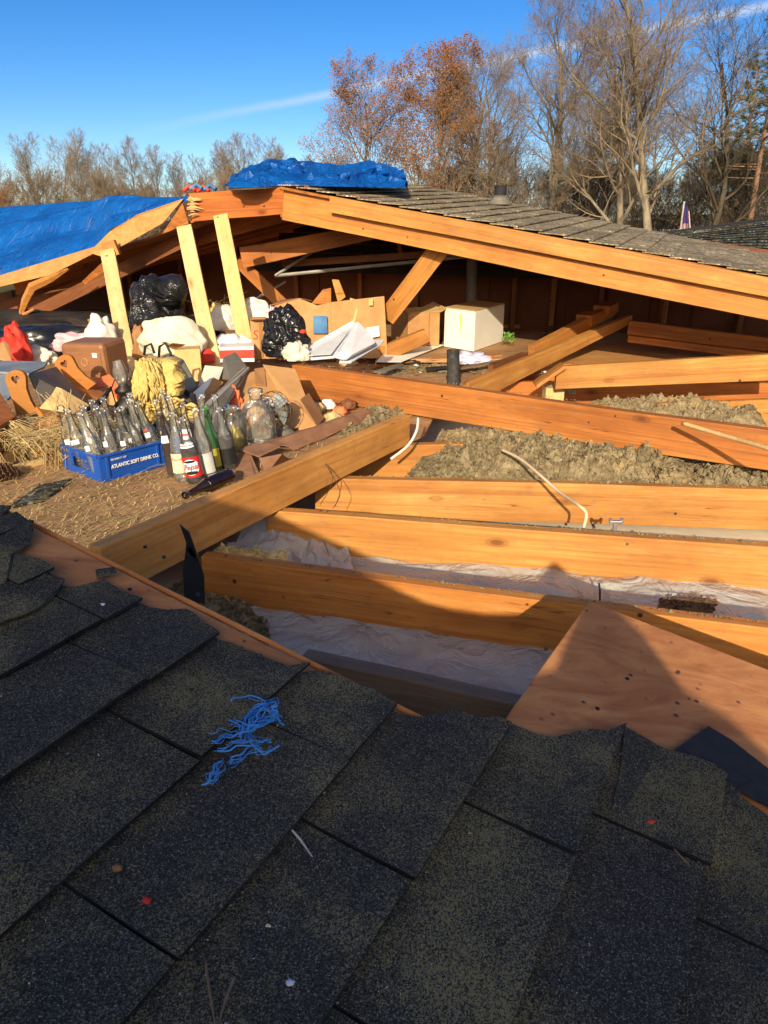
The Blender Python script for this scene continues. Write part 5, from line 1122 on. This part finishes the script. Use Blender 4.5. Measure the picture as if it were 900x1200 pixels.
#==================================================================== TREES AND FAR THINGS
def tube3(mb,pts,rads,n):
    mb.tube(pts,rads,n,False)
def gen_tree(seed,H,spread=.55,limbs=9,sub=(7,6,5),trunkr=.22,trunk_clear=.25,upw=.25,twig_r=.009,leaves=0,fork=0):
    r=random.Random(seed); mb=MB(); tips=[]
    def branch(p,d,length,rad,level,nseg):
        pts=[p]; rads=[rad]; dirs=[d]; q=p.copy(); dd=d.copy()
        for i in range(nseg):
            wob=.18 if level else .07
            dd=(dd+V((r.gauss(0,wob),r.gauss(0,wob),r.gauss(0,wob)+ (upw*.28 if level else .1)))).normalized()
            q=q+dd*(length/nseg); pts.append(q.copy()); dirs.append(dd.copy()); rads.append(max(twig_r*.55,rad*(1-.78*(i+1)/nseg)))
        mb.m=0 if level<2 else 1
        tube3(mb,pts,rads,(8,6,4,3,3)[level])
        if level>=len(sub)+1:
            tips.append((pts[-1],dirs[-1])); return
        cnt=limbs if level==0 else sub[level-1]
        t0=trunk_clear if level==0 else .18
        for k in range(cnt):
            t=t0+(1-t0)*((k+r.random()*.8)/cnt); t=min(t,.99); i=min(nseg-1,int(t*nseg)); fr=t*nseg-i; bp_=pts[i].lerp(pts[i+1],fr); bd=dirs[i]
            ax=bd.orthogonal().normalized(); ax.rotate(Matrix.Rotation(k*2.4+r.uniform(-.5,.5),3,bd)); ang=R(r.uniform(32,62)*(1-.25*t)) if level==0 else R(r.uniform(22,52))
            nd=(bd*math.cos(ang)+ax*math.sin(ang)).normalized()
            ln=length*(spread*(1.15-.62*t) if level==0 else r.uniform(.42,.68)*(1.1-.5*t)); br=max(twig_r,rads[i]*(.55 if level==0 else .5))
            branch(bp_,nd,ln,br,level+1,(7,6,5,4,3)[min(4,level+1)])
    branch(V((0,0,0)),V((r.uniform(-.05,.05),r.uniform(-.05,.05),1)).normalized(),H,trunkr,0,12)
    lf=MB()
    for k in range(leaves):
        p,d=r.choice(tips); p=p+V((r.gauss(0,.12),r.gauss(0,.12),r.gauss(0,.12))); a=V((r.gauss(0,1),r.gauss(0,1),r.gauss(0,1))).normalized()*.06; b=a.orthogonal().normalized()*.045; lf.add([p,p+a+b,p+a*2,p+a-b],[(0,1,2,3)])
    return mb,lf
GZ=-2.75
protos={}
def proto(key,**k):
    mb,lf=gen_tree(**k); mats=k.get
    t=mesh('trunk',mb,['bark_tan','bark_twig'],True); protos[key]=(t,mesh('foliage',lf,['leaf_rust']) if lf.f else None)
def place(key,px,dist,scale,yaw,label,group='bare winter trees behind the house',name='bare_tree',zs=1.0,mats=None):
    d=rayd(px,255); d.z=0; d*= dist/d.y; t=bpy.data.objects.new(name,None); col_.objects.link(t)
    t.matrix_basis=Matrix.Translation(V((d.x,d.y,GZ)))@Matrix.Rotation(yaw,4,'Z')@Matrix.Diagonal((scale,scale,scale*zs,1)); tag(t,label,'tree',group)
    o=bpy.data.objects.new('trunk',protos[key][0]); col_.objects.link(o); o.parent=t
    if mats:
        for i,m_ in enumerate(mats):
            o.material_slots[i].link='OBJECT'; o.material_slots[i].material=MATS[m_]
    if protos[key][1]: f=bpy.data.objects.new('foliage',protos[key][1]); col_.objects.link(f); f.parent=t
    return t
proto('big',seed=3,H=13.2,spread=.52,limbs=16,sub=(9,8,5),trunkr=.24,trunk_clear=.2,twig_r=.0075)
proto('big2',seed=8,H=12,spread=.5,limbs=14,sub=(10,9,6),trunkr=.26,trunk_clear=.22,twig_r=.0075)
proto('leafy',seed=5,H=11.5,spread=.5,limbs=15,sub=(9,8,6),trunkr=.22,trunk_clear=.2,twig_r=.0075,leaves=15000)
proto('slim',seed=12,H=11.5,spread=.42,limbs=16,sub=(9,8,5),trunkr=.15,trunk_clear=.12,upw=.5,twig_r=.010)
proto('brush',seed=15,H=6.5,spread=.65,limbs=16,sub=(9,7,5),trunkr=.10,trunk_clear=.05,upw=.35,twig_r=.011)
place('big',772,42,1.10,.4,'tallest bare tree at right with pale trunk reaching the top of the photo')
place('big2',735,44,.95,2.1,'bare tree just left of the tallest one, dark at its base')
place('big2',640,50,1.06,4.0,'tall bare tree right of centre with wide crown')
place('big',590,56,.86,1.2,'mid sized bare tree left of the wide crowned one')
place('leafy',505,56,1.02,2.9,'tree keeping rusty orange leaves above the blue tarp')
place('leafy',425,60,.98,.7,'second rust leaved tree left of the first, rounded crown')
place('big2',540,58,.98,5.2,'bare tree with pale stems right of the rust leaved trees')
place('big',690,60,.98,3.3,'bare tree behind, between the two tallest')
place('big',835,48,.95,5.0,'bare tree with dark drooping limbs right of the tallest',mats=['bark_dark','bark_dark'])
place('big2',700,62,.85,1.9,'smaller bare tree in the back row')
rnd=random.Random(77)
# left tree line
LT=[(-25,60,.98,'slim'),(5,58,1.02,'big2'),(50,72,1.0,'slim'),(75,70,.98,'slim'),(105,74,1.02,'slim'),(130,72,.92,'slim'),(160,66,1.0,'slim'),(185,74,.9,'slim'),(215,76,.84,'slim'),(262,70,.95,'slim'),(285,68,1.02,'slim'),(305,70,1.0,'slim'),(330,74,.9,'slim'),(232,80,.8,'slim')]
LN=['bare tree at the left edge, cut by the frame','pale forked bare tree near the left edge','slender bare tree above the left of the big tarp','bare tree above the middle of the big tarp','brown twiggy tree above the big tarp','short brown tree in the left tree line','upright bare tree taller than its neighbours on the left','low brown tree right of the upright one','low bare tree above the left roof edge','fine twigged tree left of the ridge tarp','rounded fine twigged tree above the ridge tarp','dense brown tree above the ridge tarp','low tree left of the rust leaved trees','lowest bare tree in the left tree line']
for i,(px,d,s_,k) in enumerate(LT):
    place(k,px,d,s_*(.78 if k=='slim' else .62)*(d/72*.98+.0),rnd.random()*6,LN[i],'left tree line beyond the tarp')
# understory (thickets close to the ground, one by one)
for i in range(46):
    px=-20+i*21+rnd.uniform(-8,8); d=rnd.uniform(52,84); dark=px>600 and rnd.random()<.5
    place('brush',px,d,rnd.uniform(.7,1.0)*(1.15 if px>520 else 1.0 if px>340 else .85),rnd.random()*6,'low bare thicket in the undergrowth below the tall trees','undergrowth thickets',name='thicket',mats=['bark_dark','bark_dark'] if dark else ['bark_twig','leaf_rust'] if rnd.random()<.25 else None)
# pines at right
def pine_mesh(seed,H,dry=False):
    r=random.Random(seed); mb=MB(); pts=[V((.02*math.sin(i),.02*i*.3,H*i/10)) for i in range(11)]; mb.tube(pts,[.2-.015*i for i in range(11)],8); cr=MB()
    for k in range(46):
        t=.42+.58*r.random(); a=r.random()*6.28; l=H*.26*(1.25-t)*r.uniform(.7,1.2)+.3; p=V((0,0,H*t)); e=p+V((math.cos(a)*l,math.sin(a)*l,l*.12)); mb.tube([p,p.lerp(e,.5)+V((0,0,-.1)),e],[.05,.03,.012],4,False)
        for c in range(7):
            q=p.lerp(e,r.uniform(.45,1.05))+V((r.gauss(0,.22),r.gauss(0,.22),r.gauss(0,.16)))
            for n_ in range(26):
                d=V((r.gauss(0,1),r.gauss(0,1),r.gauss(0,.8)+.35)).normalized()*r.uniform(.16,.34); s_=d.orthogonal().normalized()*.02; cr.add([q-s_,q+s_,q+d],[(0,1,2)])
    return mesh('trunk',mb,['bark_pine'],True),mesh('crown',cr,['needles_dry' if dry else 'needles'])
pA=pine_mesh(4,12.5); pB=pine_mesh(9,11)
for i,(px,d,s_,pm,lab) in enumerate(((880,50,1.12,pA,'pine with reddish trunk near the right edge'),(908,54,1.0,pB,'pine cut by the right edge of the photo'),(742,75,.85,pB,'green pine glimpsed left of the tallest bare tree'),(868,70,.8,pB,'farther pine behind the reddish trunk'),(433,78,.75,pA,'small green pine crown behind the rust leaved tree'),(862,62,1.1,pA,'bushy pine top at the upper right'))):
    if i==4: continue
    dd=rayd(px,255); dd.z=0; dd*=d/dd.y; t=thing('pine_tree',V((dd.x,dd.y,GZ))); t.scale=(s_,)*3; tag(t,lab,'tree','pines at the right')
    for nm,me in zip(('trunk','crown'),pm): o=bpy.data.objects.new(nm,me); col_.objects.link(o); o.parent=t
# flag on its pole
def flag():
    p=ony(802,236,24); q=V((p.x,p.y,GZ)); t=tag(thing('flag_pole',q),'striped flag hanging limp from a pole beside the tallest tree','flag')
    mb=MB(); mb.tube([q,p],.03,8); obj('pole',mb,'pale_metal',t)
    mb=MB()
    for s_ in range(9):
        mb.m=s_%2
        mb.grid(lambda u,v,s_=s_:p+V((.02+(s_+u)*.045*(.35+v*.65)+.02*math.sin(s_*2),.05*math.sin((s_+u)*2.2),-.05-1.05*v-.03*s_)),3,10)
    obj('stripes',mb,['flag_red','flag_white'],t,solid=.004)
    mb=MB(); mb.grid(lambda u,v:p+V((.01+u*.16*(.4+v*.6),-.05+.04*math.sin(u*6),-.05-.55*v)),8,8); obj('canton',mb,'flag_blue',t,solid=.004)
flag()
# far houses and fence
def fhouse(px,d,w_,lab):
    dd=rayd(px,255); dd.z=0; dd*=d/dd.y; p=V((dd.x,dd.y,GZ)); t=tag(thing('far_house',p),lab,'house','houses beyond the trees')
    mb=MB(); mb.box(p+V((0,0,1.3)),(w_,6,2.6)); obj('wall',mb,'white_siding',t)
    mb=MB(); mb.prism([p+V((-w_/2-.4,-3.4,2.6)),p+V((w_/2+.4,-3.4,2.6)),p+V((w_/2+.4,0,3.9)),p+V((-w_/2-.4,0,3.9))],(0,0,.12)); mb.prism([p+V((-w_/2-.4,3.4,2.6)),p+V((w_/2+.4,3.4,2.6)),p+V((w_/2+.4,0,3.9)),p+V((-w_/2-.4,0,3.9))],(0,0,.12)); obj('roof',mb,'shingle_wing',t)
    for x in(-w_*.3,0,w_*.3): mb=MB(); mb.box(p+V((x,-3.02,1.5)),(1,.06,1.2)); obj('window',mb,'black_ink',t)
fhouse(845,95,16,'pale house seen through the trees at right'); fhouse(560,100,12,'pale house hidden behind the central trees')
print('SCENE OK',len(bpy.data.objects))
